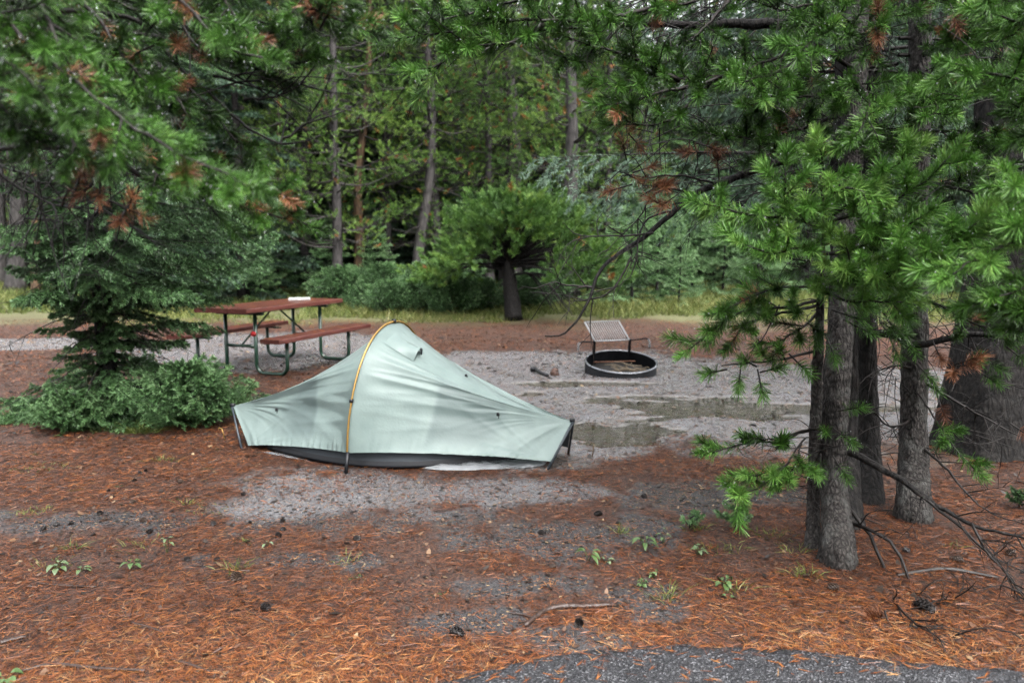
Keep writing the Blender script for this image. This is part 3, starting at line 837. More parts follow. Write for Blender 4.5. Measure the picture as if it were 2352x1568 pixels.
# fallen needles and leaves on the planks
rg = np.random.default_rng(3); LT = Leaves(); nn = 620
lx = rg.uniform(-TL / 2, TL / 2, nn); wh = rg.random(nn)
ly = np.where(wh < 0.6, rg.uniform(-0.37, 0.37, nn), np.where(wh < 0.8, rg.uniform(-0.83, -0.57, nn), rg.uniform(0.57, 0.83, nn)))
lz = np.where(wh < 0.6, TZ, SZ) + 0.003
c, s = math.cos(table.rotation_euler.z), math.sin(table.rotation_euler.z)
bx = np.stack([table.location.x + lx * c - ly * s, table.location.y + lx * s + ly * c, table.location.z + lz], 1)
a = rg.uniform(0, 6.28, nn); d = np.stack([np.cos(a), np.sin(a), np.zeros(nn)], 1)
V, Q, T = blades(bx, d, rg.uniform(0.03, 0.08, nn), rg.uniform(0.006, 0.024, nn), None, rg, np.cross(d, np.tile([0.01, 0, 1.0], (nn, 1))))
LT.add(V, Q, T, rg.beta(4, 2, nn)); tag(LT.build('dead_leaves', M_FALLEN), kind='stuff')

# ================================================================== FIRE RING
M_IRON = plain('black iron', (0.007, 0.0075, 0.009), 0.55, 0.15, 0.0, 0.3, 30, 0.15)
M_RUST = plain('rusty steel', (0.16, 0.075, 0.045), 0.6, 0.4, 0.2, 0.3, 40, 0.3)
M_GALV = plain('grey steel bars', (0.36, 0.37, 0.38), 0.4, 0.6, 0.2, 0.2, 60)
M_RIM = plain('pale steel rim', (0.26, 0.27, 0.29), 0.24, 0.7, 0.6, 0.3, 50)  # paler than the wall, so the colour carries the rim's highlight
RC = np.array([1.375, 9.33, 0.15]); RR = 0.445
tilt = math.radians(10.5)
ring = thing('fire_ring', 'black steel fire ring with a flip up cooking grate, sunk in the wet clearing', 'fire ring', tuple(RC))
ring.rotation_euler = (tilt, 0, math.radians(4))
b = MB(); b.lathe([(RR - 0.004, -0.26), (RR - 0.004, -0.01), (RR - 0.004, 0.0), (RR + 0.004, 0.0), (RR + 0.004, -0.26)], n=72); b.build('steel_wall', M_IRON, ring)
b = MB(); t = np.linspace(0, 2 * math.pi, 73); b.tube(np.stack([np.cos(t) * RR, np.sin(t) * RR, np.zeros(73)], 1), 0.0125, 10, False); b.build('rolled_rim', M_RIM, ring)
phi = math.radians(6); hx = 0.235; hz = 0.155
ca, sa = math.cos(phi), math.sin(phi)
def HR(x, y, z): return np.array([x * ca - y * sa - 0.055, 0.325 + x * sa + y * ca, z])
for s in (-1, 1):
    b = MB(); b.box(HR(s * hx, 0, 0.07), (0.012, 0.05, 0.22), [[ca, -sa, 0], [sa, ca, 0], [0, 0, 1]], 0.002); b.box(HR(s * hx + s * 0.014, 0, 0.09), (0.006, 0.03, 0.2), [[ca, -sa, 0], [sa, ca, 0], [0, 0, 1]]); b.build('post', M_IRON, ring, False)
bt = math.radians(40)
def GR(x, u): return HR(x - 0.06 * u, 0.40 * u * math.cos(bt) * 1.0, hz + 0.02 + u * 0.27 * math.sin(bt))
grate = MB()
for k in range(16):
    x = -hx + 0.012 + k * (2 * hx - 0.024) / 15
    grate.tube([GR(x, 0), GR(x, 1)], 0.005, 6)
go = grate.build('cooking_grate', M_GALV, ring)
fr_ = MB(); fr_.tube([GR(-hx, 0), GR(hx, 0)], 0.0095, 8); fr_.tube([GR(-hx, 0), GR(-hx, 1), GR(-hx + 0.001, 1)], 0.007, 8); fr_.tube([GR(hx, 0), GR(hx, 1), GR(hx + 0.001, 1)], 0.007, 8); fr_.tube([GR(-hx, 1), GR(hx, 1)], 0.007, 8)
fr_.build('grate_frame', M_GALV, go)
for s in (-1, 1):
    hp = smooth([HR(s * hx, 0, hz + 0.01), HR(s * (hx + 0.12), -0.04, hz + (0.035 if s > 0 else 0.03)), HR(s * (hx + 0.20), -0.06, hz + (0.05 if s > 0 else 0.03)), HR(s * (hx + 0.235), -0.08, hz + 0.02), HR(s * (hx + 0.243), -0.10, hz - 0.065)], 7)
    b = MB(); b.tube(hp, 0.0085, 8); h = b.build('handle', M_IRON, ring)
    p0, p1 = hp[-9], hp[-1]; t = np.linspace(0, 1, 90); ax = unit(p1 - p0); e1 = unit(np.cross(ax, [0.2, 1, 0.1])); e2 = np.cross(ax, e1)
    co = resample(hp[-11:], 90) + (np.cos(t * 2 * math.pi * 7)[:, None] * e1 + np.sin(t * 2 * math.pi * 7)[:, None] * e2) * 0.013
    b = MB(); b.tube(co, 0.004, 5); b.build('coil_grip', M_GALV, h)
b = MB(); b.tube([(-0.30, 0.27, -0.10), (0.26, 0.30, -0.10)], 0.009, 8); b.build('stop_rod', M_RUST, ring)
# ash bed and half burnt twigs inside
b = MB(); rg = np.random.default_rng(8)
for i in range(22):
    a = rg.uniform(0, 6.28); q = np.array([rg.normal(0.06, 0.10), rg.normal(-0.08, 0.07), -0.11 + rg.uniform(0, 0.06)]); L_ = rg.uniform(0.16, 0.34)
    dd = np.array([math.cos(a), math.sin(a) * 0.6, rg.uniform(0.0, 0.4)]); 
    b.tube(smooth([q - dd * L_ / 2, q + rg.normal(0, 0.015, 3), q + dd * L_ / 2], 3), [0.007, 0.006, 0.004], 5)
b.tube(smooth([(-0.10, 0.16, -0.10), (-0.05, 0.02, -0.09), (0.0, -0.12, -0.12)], 4), [0.006, 0.01, 0.008], 6)
def ring_pt(v): return np.array(ring.matrix_basis @ Vector(v))
bpy.context.view_layer.update()
tw = tag(b.build('twig_pile', plain('dry pale twigs', (0.17, 0.13, 0.085), 0.7, var=0.4, scale=30)), 'heap of pale dry twigs lying inside the fire ring', 'twigs'); tw.location = ring.location; tw.rotation_euler = ring.rotation_euler
b = MB(); t = np.linspace(0, 2 * math.pi, 40, endpoint=False); pr = [np.array([[0, 0, 0]])]
rr = np.linspace(0, RR - 0.006, 9)[1:]
V = [(0, 0, -0.15)] + [(r * math.cos(a), r * math.sin(a), -0.17 + 0.04 * (1 - r / RR) + 0.02 * float(fbm(np.array(r * math.cos(a) * 12), np.array(r * math.sin(a) * 12), 5))) for r in rr for a in t]
b.add(V, [(0, 1 + j, 1 + (j + 1) % 40) for j in range(40)] + [(1 + i * 40 + j, 1 + (i + 1) * 40 + j, 1 + (i + 1) * 40 + (j + 1) % 40, 1 + i * 40 + (j + 1) % 40) for i in range(7) for j in range(40)])
b.build('ash_bed', plain('wet ash', (0.022, 0.020, 0.018), 0.7, var=0.4, scale=30, bump=0.6), ring)

# two burnt bits left of the ring
def lump(name, pts, r, m, label, cat, seed=1, n=9):
    b = MB(); b.tube(smooth(pts, 4), r, n, True, 0.35, np.random.default_rng(seed))
    return tag(b.build(name, m), label, cat)
M_CHAR = plain('charred wood', (0.014, 0.014, 0.016), 0.5, var=0.4, scale=40, bump=0.5)
g0, g1 = G(1224, 855), G(1258, 866)
lump('burnt_stick', [g0 + [-0.03, 0, 0.035], g0 + [0.03, 0, 0.04], (g0 + g1) / 2 + [0, 0, 0.03], g1 + [0, 0, 0.02]], [0.028, 0.034, 0.02, 0.02, 0.018], M_CHAR, 'black burnt stick with a thick end, lying left of the fire ring', 'stick', 2)
g2 = G(1274, 862)
lump('wood_chunk', [g2 + [0, 0, -0.01], g2 + [0.0, 0.005, 0.04], g2 + [0.012, 0, 0.085]], [0.05, 0.055, 0.045, 0.03], plain('wet brown wood', (0.10, 0.05, 0.035), 0.5, var=0.4, scale=30, bump=0.5), 'short reddish brown chunk of wood beside the burnt stick', 'wood chunk', 3)
# ================================================================== FOLIAGE BUILDERS
def needles_on(L, p0, p1, per, nlen, wid, rng, a, phi=(1.15, 0.4), jit=0.10, up=0.12, bendg=0.10, tip=0.12, fwd=0.10):
    """needles standing round twig segments p0 -> p1; a = colour value of each segment"""
    p0, p1 = np.asarray(p0, float), np.asarray(p1, float)
    S = len(p0)
    if S == 0: return np.zeros((0, 3))
    t = rng.random((S, per)) ** 0.8
    ax = unit(p1 - p0)
    base = p0[:, None] + (p1 - p0)[:, None] * t[..., None]
    r = rng.normal(size=(S, per, 3))
    pr = unit(r - ax[:, None] * np.sum(r * ax[:, None], -1, keepdims=True))
    ph = (phi[0] + (phi[1] - phi[0]) * t + rng.normal(0, 0.16, t.shape))[..., None]
    d = ax[:, None] * np.cos(ph) + pr * np.sin(ph)
    d[..., 2] += up
    d = unit(d).reshape(-1, 3); base = base.reshape(-1, 3)
    n = len(d)
    ln = nlen * rng.uniform(0.75, 1.15, n)
    bend = np.zeros((n, 3)); bend[:, 2] = -bendg * rng.uniform(0.3, 1.4, n)
    bend += np.repeat(ax, per, 0) * fwd
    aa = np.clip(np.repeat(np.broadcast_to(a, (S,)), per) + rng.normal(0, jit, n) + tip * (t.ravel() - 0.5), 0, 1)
    V, Q, T = blades(base, d, ln, wid * rng.uniform(0.8, 1.2, n), bend, rng, None, 0.78)
    L.add(V, Q, T, aa)
    return V.reshape(-1, 5, 3)[:, 4]

M_PINE = foliage('pine needles', [(0.0, (0.006, 0.016, 0.004)), (0.25, (0.026, 0.066, 0.010)), (0.5, (0.076, 0.190, 0.026)), (0.75, (0.135, 0.315, 0.056)), (1.0, (0.29, 0.48, 0.11))], 0.34, 0.24, 0.42)
M_RUSTN = foliage('dead rusty needles', [(0.0, (0.06, 0.022, 0.012)), (0.5, (0.20, 0.075, 0.035)), (1.0, (0.42, 0.18, 0.08))], 0.4, 0.15)
M_SPRUCE = foliage('spruce needles', [(0.0, (0.012, 0.024, 0.009)), (0.35, (0.042, 0.090, 0.030)), (0.6, (0.095, 0.200, 0.070)), (0.85, (0.170, 0.32, 0.120)), (1.0, (0.26, 0.42, 0.19))], 0.38, 0.22, 0.5)
M_SPRUCE_BLUE = foliage('blue green spruce needles', [(0.0, (0.012, 0.026, 0.015)), (0.4, (0.040, 0.084, 0.046)), (0.75, (0.100, 0.185, 0.108)), (1.0, (0.22, 0.33, 0.23))], 0.38, 0.22, 0.5)
M_FARPINE = foliage('yellow green pine tufts', [(0.0, (0.034, 0.078, 0.022)), (0.3, (0.088, 0.195, 0.042)), (0.6, (0.175, 0.330, 0.066)), (0.85, (0.30, 0.43, 0.09)), (0.92, (0.26, 0.30, 0.06)), (0.97, (0.40, 0.17, 0.05)), (1.0, (0.40, 0.14, 0.045))], 0.5, 0.3)
M_BARK = bark('grey pine bark', (0.012, 0.010, 0.009), (0.098, 0.087, 0.079), 55, 0.42, 1.0, (0.12, 0.12, 0.11), (0.42, 0.95))
M_BARK_DARK = bark('dark wet bark', (0.006, 0.0052, 0.005), (0.030, 0.026, 0.023), 30, 0.3, 1.0, None, (0.42, 0.95))
M_BARK_GREY = bark('grey trunk bark', (0.020, 0.018, 0.017), (0.085, 0.077, 0.073), 12, 0.22, 1.0)
M_BARK_OCHRE = bark('flaking ochre bark', (0.030, 0.022, 0.016), (0.17, 0.105, 0.055), 9, 0.25, 1.0)
M_TWIG = plain('wet dark twigs', (0.020, 0.016, 0.014), 0.5, 0.3, 0, 0.35, 60)
M_TWIG_GREY = plain('grey dead twigs', (0.050, 0.044, 0.040), 0.5, 0.4, 0, 0.35, 60)

def drop_material():
    m, nt, b, out = mat('rain drops')
    b.inputs['Base Color'].default_value = (0.95, 0.97, 1, 1); b.inputs['Roughness'].default_value = 0.05  # whitish body stands in for the bright sky caught in each drop
    b.inputs['IOR'].default_value = 1.33; b.inputs['Transmission Weight'].default_value = 0.6
    b.inputs['Specular IOR Level'].default_value = 1.0
    return m
M_DROP = drop_material()
_ico = None
def drops(pts, r, parent, rng):
    """hanging water drops, one mesh"""
    global _ico
    if _ico is None:
        import bmesh
        bm = bmesh.new(); bmesh.ops.create_icosphere(bm, subdivisions=1, radius=1)
        _ico = (np.array([v.co[:] for v in bm.verts]), np.array([[v.index for v in f.verts] for f in bm.faces])); bm.free()
    v0, f0 = _ico; n = len(pts)
    rr = r * rng.uniform(0.6, 1.25, (n, 1, 1))
    V = (np.asarray(pts)[:, None] + v0[None] * rr * np.array([1, 1, 1.15])).reshape(-1, 3)
    Fc = (np.arange(n)[:, None, None] * len(v0) + f0[None]).reshape(-1, 3)
    return tag(link('raindrops', raw_mesh('raindrops', V, None, Fc), M_DROP, parent), kind='stuff')

# ================================================================== SPRUCES
def spruce_parts(h, crown0, Rf, rng, nbr, twigs, seg, per, nlen, wid, droop=0.35, tipup=0.2, rise=0.05, r_tr=0.09, hang=0.5, amu=0.45, asd=0.16, keep=None, taper=1.0):
    """trunk, boughs and needles of a spruce standing at the origin"""
    wood, L = MB(), Leaves()
    zz = np.linspace(0, h, 16)
    tr = MB(); tr.tube(np.stack([0.02 * np.sin(zz * 1.3) * min(1, h / 8), 0.02 * np.cos(zz * 1.7), zz - 0.05], 1), r_tr * (1 - 0.93 * zz / h) * (1 + 0.45 * np.exp(-zz * 5)), 10, True, 0.10, rng)
    A, B, C = [], [], []
    zb = crown0 + (h - crown0) * np.sort(rng.random(nbr) ** taper)
    for i, z in enumerate(zb):
        az = i * 2.399963 + rng.normal(0, 0.35)
        l = Rf(z) * rng.uniform(0.72, 1.12)
        if keep is not None:
            l *= keep(z, az)
        if l < 0.05: continue
        o = np.array([math.cos(az), math.sin(az), 0])
        t = np.linspace(0, 1, 9)
        dr = droop * rng.uniform(0.7, 1.3)
        poly = o[None] * (l * t)[:, None]
        sw = np.array([-o[1], o[0], 0]) * rng.normal(0, 0.12) * l
        poly = poly + sw[None] * (t ** 2)[:, None]
        poly[:, 2] = z + l * (rise * t - dr * t ** 1.6 + tipup * t ** 4)
        wood.tube(poly, np.linspace(max(0.005, 0.009 * l), 0.002, 9), 5, False)
        side = np.array([-o[1], o[0], 0])
        ab = amu + rng.normal(0, asd)
        nt_ = max(4, int(twigs * l))
        for k in range(nt_):
            u = 0.16 + 0.84 * (k + rng.random()) / nt_
            p = np.array([np.interp(u, t, poly[:, c]) for c in range(3)])
            sg = 1 if k % 2 else -1
            lt = l * (0.36 * (1 - u) ** 0.7 + 0.10) * rng.uniform(0.7, 1.2)
            d = o * rng.uniform(0.55, 0.95) + side * sg * rng.uniform(0.55, 0.9)
            q = [p]
            for j in range(seg):
                dz = -hang * (0.3 + 0.7 * j / seg) * rng.uniform(0.6, 1.3)
                st = unit(d + np.array([0, 0, dz])) * lt / seg
                q.append(q[-1] + st)
            for j in range(seg):
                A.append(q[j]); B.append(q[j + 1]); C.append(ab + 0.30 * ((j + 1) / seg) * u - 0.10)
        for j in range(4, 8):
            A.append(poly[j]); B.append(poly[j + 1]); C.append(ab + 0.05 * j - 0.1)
    A, B, C = np.array(A), np.array(B), np.array(C)
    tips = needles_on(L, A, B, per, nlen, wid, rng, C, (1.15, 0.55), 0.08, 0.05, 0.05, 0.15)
    return tr, wood, L, tips

def make_spruce(label, group, mtl, btl, **kw):
    tr, wood, L, tips = spruce_parts(**kw)
    t = thing('spruce_tree', label, 'spruce tree', group=group)
    tr.build('trunk', btl, t); L.build('crown', mtl, t, wood, M_TWIG)
    return t

# ================================================================== FAR PINES
def make_pine(label, group, poly, r0, crown_from, rng, npads, pad_r, reach, btl, dead=14, amu=0.5, tuft=11, orange=0.05, name='pine_tree', lim_z=None, per=70, nlen=0.075, wid=0.0066):
    """pine with its tufts gathered in pads at the limb ends; poly is the trunk from the base (origin) up"""
    t = thing(name, label, 'pine tree', group=group)
    tr = MB(); pl = smooth(poly, 5); hgt = pl[-1][2]
    k = np.linspace(0, 1, len(pl))
    tr.tube(pl - [0, 0, 0.06], r0 * (1 - 0.75 * k) * (1 + 0.35 * np.exp(-k * 22)), 12, True, 0.10, rng)
    tr.build('trunk', btl, t)
    L, wood = Leaves(), MB()
    A, B, C = [], [], []
    for i in range(npads):
        z = crown_from + (hgt - crown_from) * (rng.random() ** 0.9)
        p = np.array([np.interp(z, pl[:, 2], pl[:, c]) for c in range(3)])
        az = rng.uniform(0, 2 * math.pi)
        rc = reach * (1 - 0.55 * (z - crown_from) / max(hgt - crown_from, .1)) * rng.uniform(0.35, 1.1)
        e = p + np.array([math.cos(az) * rc, math.sin(az) * rc, rc * rng.uniform(-0.15, 0.45)])
        m = (p + e) / 2 + [0, 0, -0.12 * rc]
        wood.tube(smooth([p, m, e], 4), [0.035, 0.022, 0.010], 5, False)
        ab = amu + rng.normal(0, 0.13)
        for q in range(rng.integers(int(tuft * 0.6), int(tuft * 1.4) + 1)):
            c = e + rng.normal(0, 1, 3) * np.array([pad_r, pad_r, pad_r * 0.45])
            d = unit((c - e) * [1, 1, 0.6] / pad_r * 0.6 + [math.cos(az) * 0.4, math.sin(az) * 0.4, 0.55] + rng.normal(0, 0.25, 3))
            if rng.random() < 0.6: wood.tube([e, (e + c) / 2 - [0, 0, 0.03], c], [0.009, 0.006, 0.004], 3, False)
            A.append(c); B.append(c + d * rng.uniform(0.10, 0.24)); C.append(1.0 if rng.random() < orange * 0.5 else min(ab + rng.normal(0, 0.09), 0.72))
    A, B, C = np.array(A), np.array(B), np.array(C)
    needles_on(L, A, B, per, nlen, wid, rng, C, (1.35, 0.25), 0.05, 0.10, 0.05, 0.05)
    for i in range(dead):
        z = rng.uniform(0.12, 0.7) * hgt
        p = np.array([np.interp(z, pl[:, 2], pl[:, c]) for c in range(3)])
        az = rng.uniform(0, 6.28); l = rng.uniform(0.3, 1.3)
        d = np.array([math.cos(az), math.sin(az), rng.uniform(-0.5, 0.15)])
        wood.tube(smooth([p, p + d * l * 0.5, p + d * l + [0, 0, -0.15 * l]], 3), [0.016, 0.010, 0.003], 4, False)
    L.build('crown', M_FARPINE, t, wood, M_TWIG_GREY)
    return t

def put(o, x, y, rz=0.0, sc=1.0, label=None):
    o.location = (x, y, float(gz(x, y))); o.rotation_euler = (0, 0, rz); o.scale = (sc, sc, sc)
    if label: o['label'] = label
    return o
def rel(lst, d):
    """trunk polyline through photo points at one depth, relative to its base"""
    q = np.array([P(px, py, d) for px, py in lst]); 
    base = np.array([q[0][0], d, float(gz(q[0][0], d))])
    q[0][2] = base[2]
    return q - base, base

# ================================================================== THE FOREST BEHIND
R = np.random.default_rng(17)
def straight(h, rng, w=0.25):
    z = np.linspace(0, h, 6)
    return np.stack([np.cumsum(rng.normal(0, w / 6, 6)) - 0, np.cumsum(rng.normal(0, w / 6, 6)), z], 1) * [1, 1, 1]

# --- individual trees one can tell apart
def key_pine(label, pts, d, r_px, crown_from, npads, bk, dead=14, reach=1.9, amu=0.5, pad_r=0.34, orange=0.04, name='pine_tree', seed=1):
    poly, base = rel(pts, d)
    poly = np.vstack([poly, poly[-1] + [0.0, 0.0, 4.0]])
    t = make_pine(label, None, poly, r_px / F * d, crown_from, np.random.default_rng(seed), npads, pad_r, reach, bk, dead, amu, 17, orange)
    t.location = tuple(base); t.name = name
    return t
key_pine('slender pine with a flaking ochre lower trunk behind the picnic table', [(814, 694), (826, 560), (821, 420), (838, 260), (848, 100), (850, -120)], 21.5, 13, 2.9, 80, M_BARK_OCHRE, 16, 2.3, 0.64, 0.36, 0.03, seed=3)
key_pine('tall bare grey trunk leaning slightly left at its foot, behind the peak of the tent', [(952, 700), (966, 545), (986, 420), (992, 250), (984, 120), (975, -100)], 21.0, 15, 4.6, 26, M_BARK_GREY, 60, 1.7, 0.50, seed=4)
key_pine('broad grey pine trunk with orange flecked crown above the low round pine', [(1172, 690), (1176, 480), (1180, 300), (1166, 150), (1160, -90)], 24.5, 25, 2.0, 110, M_BARK_GREY, 34, 2.6, 0.56, 0.38, 0.12, seed=5)
key_pine('straight grey pine trunk rising right of the low round pine', [(1312, 712), (1310, 500), (1314, 300), (1310, 100), (1308, -100)], 20.3, 20, 2.6, 66, M_BARK_GREY, 30, 2.0, 0.50, 0.36, 0.12, seed=6)
key_pine('thin reddish pine trunk left of the ochre trunk', [(652, 690), (645, 520), (640, 400), (640, 250), (638, 50)], 23.0, 8, 3.0, 44, M_BARK_OCHRE, 20, 1.6, 0.58, seed=7)
key_pine('dark crooked trunk leaning left behind the picnic table', [(724, 684), (706, 600), (682, 530), (664, 430), (660, 250)], 22.5, 14, 5.0, 18, M_BARK_DARK, 12, 1.6, 0.42, seed=8)
for i, (px, py, rp, lab) in enumerate([(40, 682, 23, 'stout grey trunk at the left edge, nearest of the dim trunks'), (4, 668, 15, 'grey trunk cut by the left edge of the picture'), (84, 690, 10, 'thin reddish trunk right beside the stout grey one'),
                                       (108, 664, 12, 'dim grey trunk left of the spruce, third of its row'), (152, 662, 10, 'slim grey trunk in the row behind the spruce'), (186, 668, 13, 'grey trunk just left of the spruce trunk'), (225, 686, 9, 'pale slim trunk hidden behind the spruce boughs')]):
    d = CAM_H / math.tan(math.atan((py - 784) / F) + PITCH) * 1.0
    d = min(d, 30)
    key_pine(lab, [(px, py), (px + R.normal(0, 3), 520), (px + R.normal(0, 5), 300), (px + R.normal(0, 8), 0)], d, rp, 5.2, 26, M_BARK_GREY if i != 2 else M_BARK_OCHRE, 22, 2.4, 0.45, seed=20 + i)

# --- low round pine with a black trunk
poly, base = rel([(1181, 737), (1172, 660), (1166, 610), (1160, 560)], 16.3)
t = thing('pine_tree', 'low spreading round pine with a short black trunk at the edge of the clearing', 'pine tree', tuple(base))
rg = np.random.default_rng(11)
tr = MB(); tr.tube(smooth(poly, 5), [0.20, 0.17, 0.15, 0.13, 0.10], 12, True, 0.12, rg); 
L, wood = Leaves(), MB(); A, B, C = [], [], []
top_ = poly[2]
for i in range(150):
    az = (i * 2.399) % 6.2832; rr = math.sqrt(rg.uniform(0.02, 1.0)) * (1.85 + 0.3 * math.cos(az * 2 + 0.6) + 0.2 * math.sin(az * 5))
    dome = 1.55 * (1 - (rr / 2.25) ** 2) + 1.2
    zz = dome - abs(rg.normal(0, 0.36)) - (0.25 if rr > 1.4 else 0)
    e = top_ * [1, 1, 0] + np.array([math.cos(az) * rr + 0.28, math.sin(az) * rr * 0.85, max(zz, 1.08 if rr < 1.3 else 0.92)])
    wood.tube(smooth([top_ + [0, 0, -0.1 + 0.2 * rg.random()], (top_ + e) / 2 + [0, 0, 0.10], e], 4), [0.022, 0.014, 0.008], 5, False)
    ab = 0.43 + rg.normal(0, 0.11)
    for q in range(11):
        c = e + rg.normal(0, 1, 3) * [0.24, 0.24, 0.10]
        dd = unit((c - e) * 1.4 + [math.cos(az) * 0.35, math.sin(az) * 0.35, 0.45] + rg.normal(0, 0.2, 3))
        A.append(c); B.append(c + dd * 0.16); C.append(1.0 if rg.random() < 0.01 else min(ab + rg.normal(0, 0.08), 0.72))
needles_on(L, np.array(A), np.array(B), 80, 0.095, 0.0075, rg, np.array(C), (1.3, 0.3), 0.06, 0.08, 0.05, 0.1)
for k in range(13):                                              # bare drooping twigs under the crown
    az = rg.uniform(-0.9, 0.9); l = rg.uniform(0.8, 1.7)
    o = np.array([math.cos(az), math.sin(az) * 0.8, 0])
    wood.tube(smooth([top_ - [0, 0, 0.2], top_ + o * l * 0.6 + [0, 0, -0.2], top_ + o * l * 0.95 + [0.1, 0, -0.75], top_ + o * l * 1.15 + [0.1, 0, -1.0]], 4), [0.02, 0.012, 0.004], 4, False)
tr.build('trunk', M_BARK_DARK, t); L.build('crown', M_FARPINE, t, wood, M_BARK_DARK)

# --- kinds of tree to repeat
lin = lambda R0, h, c0, p=0.8: (lambda z: R0 * max(0.04, (1 - (z - c0) / (h - c0))) ** p)
far_kinds = []
for k, (h, R0, dr, mtl, am, lab) in enumerate([
        (15, 2.5, 0.50, M_SPRUCE, 0.36, 'dark green spruce in the wood behind the clearing'),
        (13, 2.1, 0.42, M_SPRUCE_BLUE, 0.40, 'blue green spruce in the wood behind the clearing'),
        (17, 2.7, 0.60, M_SPRUCE, 0.30, 'tall dark spruce deep in the wood'),
        (11, 2.0, 0.38, M_SPRUCE_BLUE, 0.55, 'pale blue green spruce at the edge of the wood')]):
    rg = np.random.default_rng(40 + k)
    o = make_spruce(lab, 'spruces in the wood behind the clearing', mtl, M_BARK_DARK, h=h, crown0=0.35, Rf=lin(R0, h, 0.35), rng=rg, nbr=150, twigs=11, seg=2, per=18, nlen=0.105, wid=0.017, droop=dr, r_tr=0.15, amu=am)
    far_kinds.append(['spruce', o, False])
for k, (h, c0, npd, am, og, bk, lab) in enumerate([
        (15, 1.8, 130, 0.60, 0.05, M_BARK_GREY, 'yellow green pine with tufted boughs in the wood'),
        (13, 1.5, 130, 0.54, 0.10, M_BARK_GREY, 'pine with scattered orange dead tufts in the wood'),
        (17, 3.5, 110, 0.48, 0.03, M_BARK_OCHRE, 'tall pine with a bare lower trunk in the wood')]):
    rg = np.random.default_rng(60 + k)
    o = make_pine(lab, 'pines in the wood behind the clearing', straight(h, rg), 0.19, c0, rg, npd, 0.40, 2.5, bk, 22, am, 22, og)
    far_kinds.append(['pine', o, False])
# small young spruces and low shrubs
rg = np.random.default_rng(80)
young = make_spruce('young light green spruce growing at the far side of the clearing', 'young spruces at the far side of the clearing', M_SPRUCE, M_BARK_DARK, h=3.4, crown0=0.05, Rf=lin(1.15, 3.4, 0.05), rng=rg, nbr=80, twigs=14, seg=2, per=20, nlen=0.060, wid=0.0095, droop=0.30, tipup=0.25, rise=0.2, r_tr=0.05, hang=0.35, amu=0.74)
far_kinds.append(['young', young, False])
shr = make_spruce('low soft green shrub at the far edge of the clearing', 'low shrubs behind the tent', M_SPRUCE, M_BARK_DARK, h=1.25, crown0=0.0, Rf=lin(1.15, 1.25, 0.0, 0.55), rng=np.random.default_rng(81), nbr=110, twigs=14, seg=2, per=20, nlen=0.055, wid=0.0090, droop=0.12, tipup=0.30, rise=0.45, r_tr=0.03, hang=0.1, amu=0.50)
shr.name = 'juniper_shrub'; shr['category'] = 'shrub'
far_kinds.append(['shrub', shr, False])
def kind(i):
    k = far_kinds[i]
    if not k[2]:
        k[2] = True; return k[1]
    return copy_tree(k[1])
# chosen places: (kind, pixel x, metres away, scale)
PL = [(1, 560, 19.5, 0.95), (0, 640, 26, 1.0), (2, 735, 25, 1.0), (0, 800, 27, 0.9), (1, 880, 25.5, 1.0), (2, 930, 27, 1.05), (1, 1010, 24.5, 0.75), (0, 1080, 30, 0.9), (3, 1420, 27, 0.9), (1, 1260, 28, 0.9), (0, 1350, 31, 1.0),
      (4, 715, 24, 0.85), (4, 900, 23, 0.8), (5, 1250, 25.5, 0.85), (5, 1110, 27, 0.9), (4, 1390, 24.5, 0.8), (4, 560, 25, 0.9), (6, 1050, 33, 1), (5, 660, 29, 1.0),
      (3, 470, 21, 1.0), (1, 380, 20, 0.9), (0, 300, 24, 1.0), (4, 150, 33, 1.0), (6, 60, 38, 1.0), (0, 200, 36, 0.9), (2, 430, 28, 1.0),
      (7, 1450, 19.5, 1.0), (7, 1510, 21.5, 1.15), (7, 1405, 21, 0.8), (7, 1590, 24, 1.1), (7, 1660, 23, 0.9), (7, 1740, 21, 1.0), (7, 1560, 19.0, 0.6), (7, 600, 19.6, 0.7), (7, 640, 21.5, 0.9), (7, 1480, 26, 1.3), (7, 1640, 28, 1.4), (7, 1850, 23, 1.2), (7, 2060, 22, 1.1), (7, 2300, 21, 1.0), (7, 760, 20.5, 0.75), (7, 870, 20.8, 0.7), (7, 1090, 20, 0.6), (7, 1350, 20, 0.6),
      (0, 1500, 30, 1.1), (2, 1600, 33, 1.1), (1, 1700, 29, 1.1), (4, 1560, 36, 1.0), (2, 1800, 27, 1.0), (0, 1900, 30, 1.1), (3, 2000, 26, 1.1), (0, 2120, 24, 1.0), (2, 2240, 27, 1.1), (1, 2340, 23, 1.0), (4, 1850, 34, 1.1), (5, 2180, 32, 1.1), (1, 2430, 28, 1.1), (0, 1180, 35, 1.1), (2, 1245, 39, 1.1), (1, 1330, 36, 1.2), (0, 1120, 40, 1.1), (2, 1400, 33, 1.0), (4, 770, 20.0, 0.8), (5, 1000, 22, 0.8), (4, 1130, 22.5, 0.75),
      (8, 840, 18.2, 0.5), (8, 900, 17.6, 0.62), (8, 965, 17.9, 0.72), (8, 1035, 17.4, 0.74), (8, 1105, 18.0, 0.6), (8, 1215, 18.4, 0.7), (8, 1250, 19.5, 0.8), (8, 790, 19.0, 0.8), (8, 1000, 19.3, 0.9), (8, 880, 19.6, 0.85), (1, 850, 31, 1.1), (0, 960, 32, 1.1), (1, 1060, 35, 1.1), (3, 1215, 31, 1.0), (0, 740, 33, 1.1), (3, 700, 28, 0.9), (1, 1290, 33, 1.1), (3, 1000, 29, 0.8), (3, 900, 30, 0.8)]
for k, px, d, s in PL:
    x = (px - 1176) / F * d * 1.0
    put(kind(k), x, d, R.uniform(0, 6.28), s * R.uniform(0.93, 1.07))
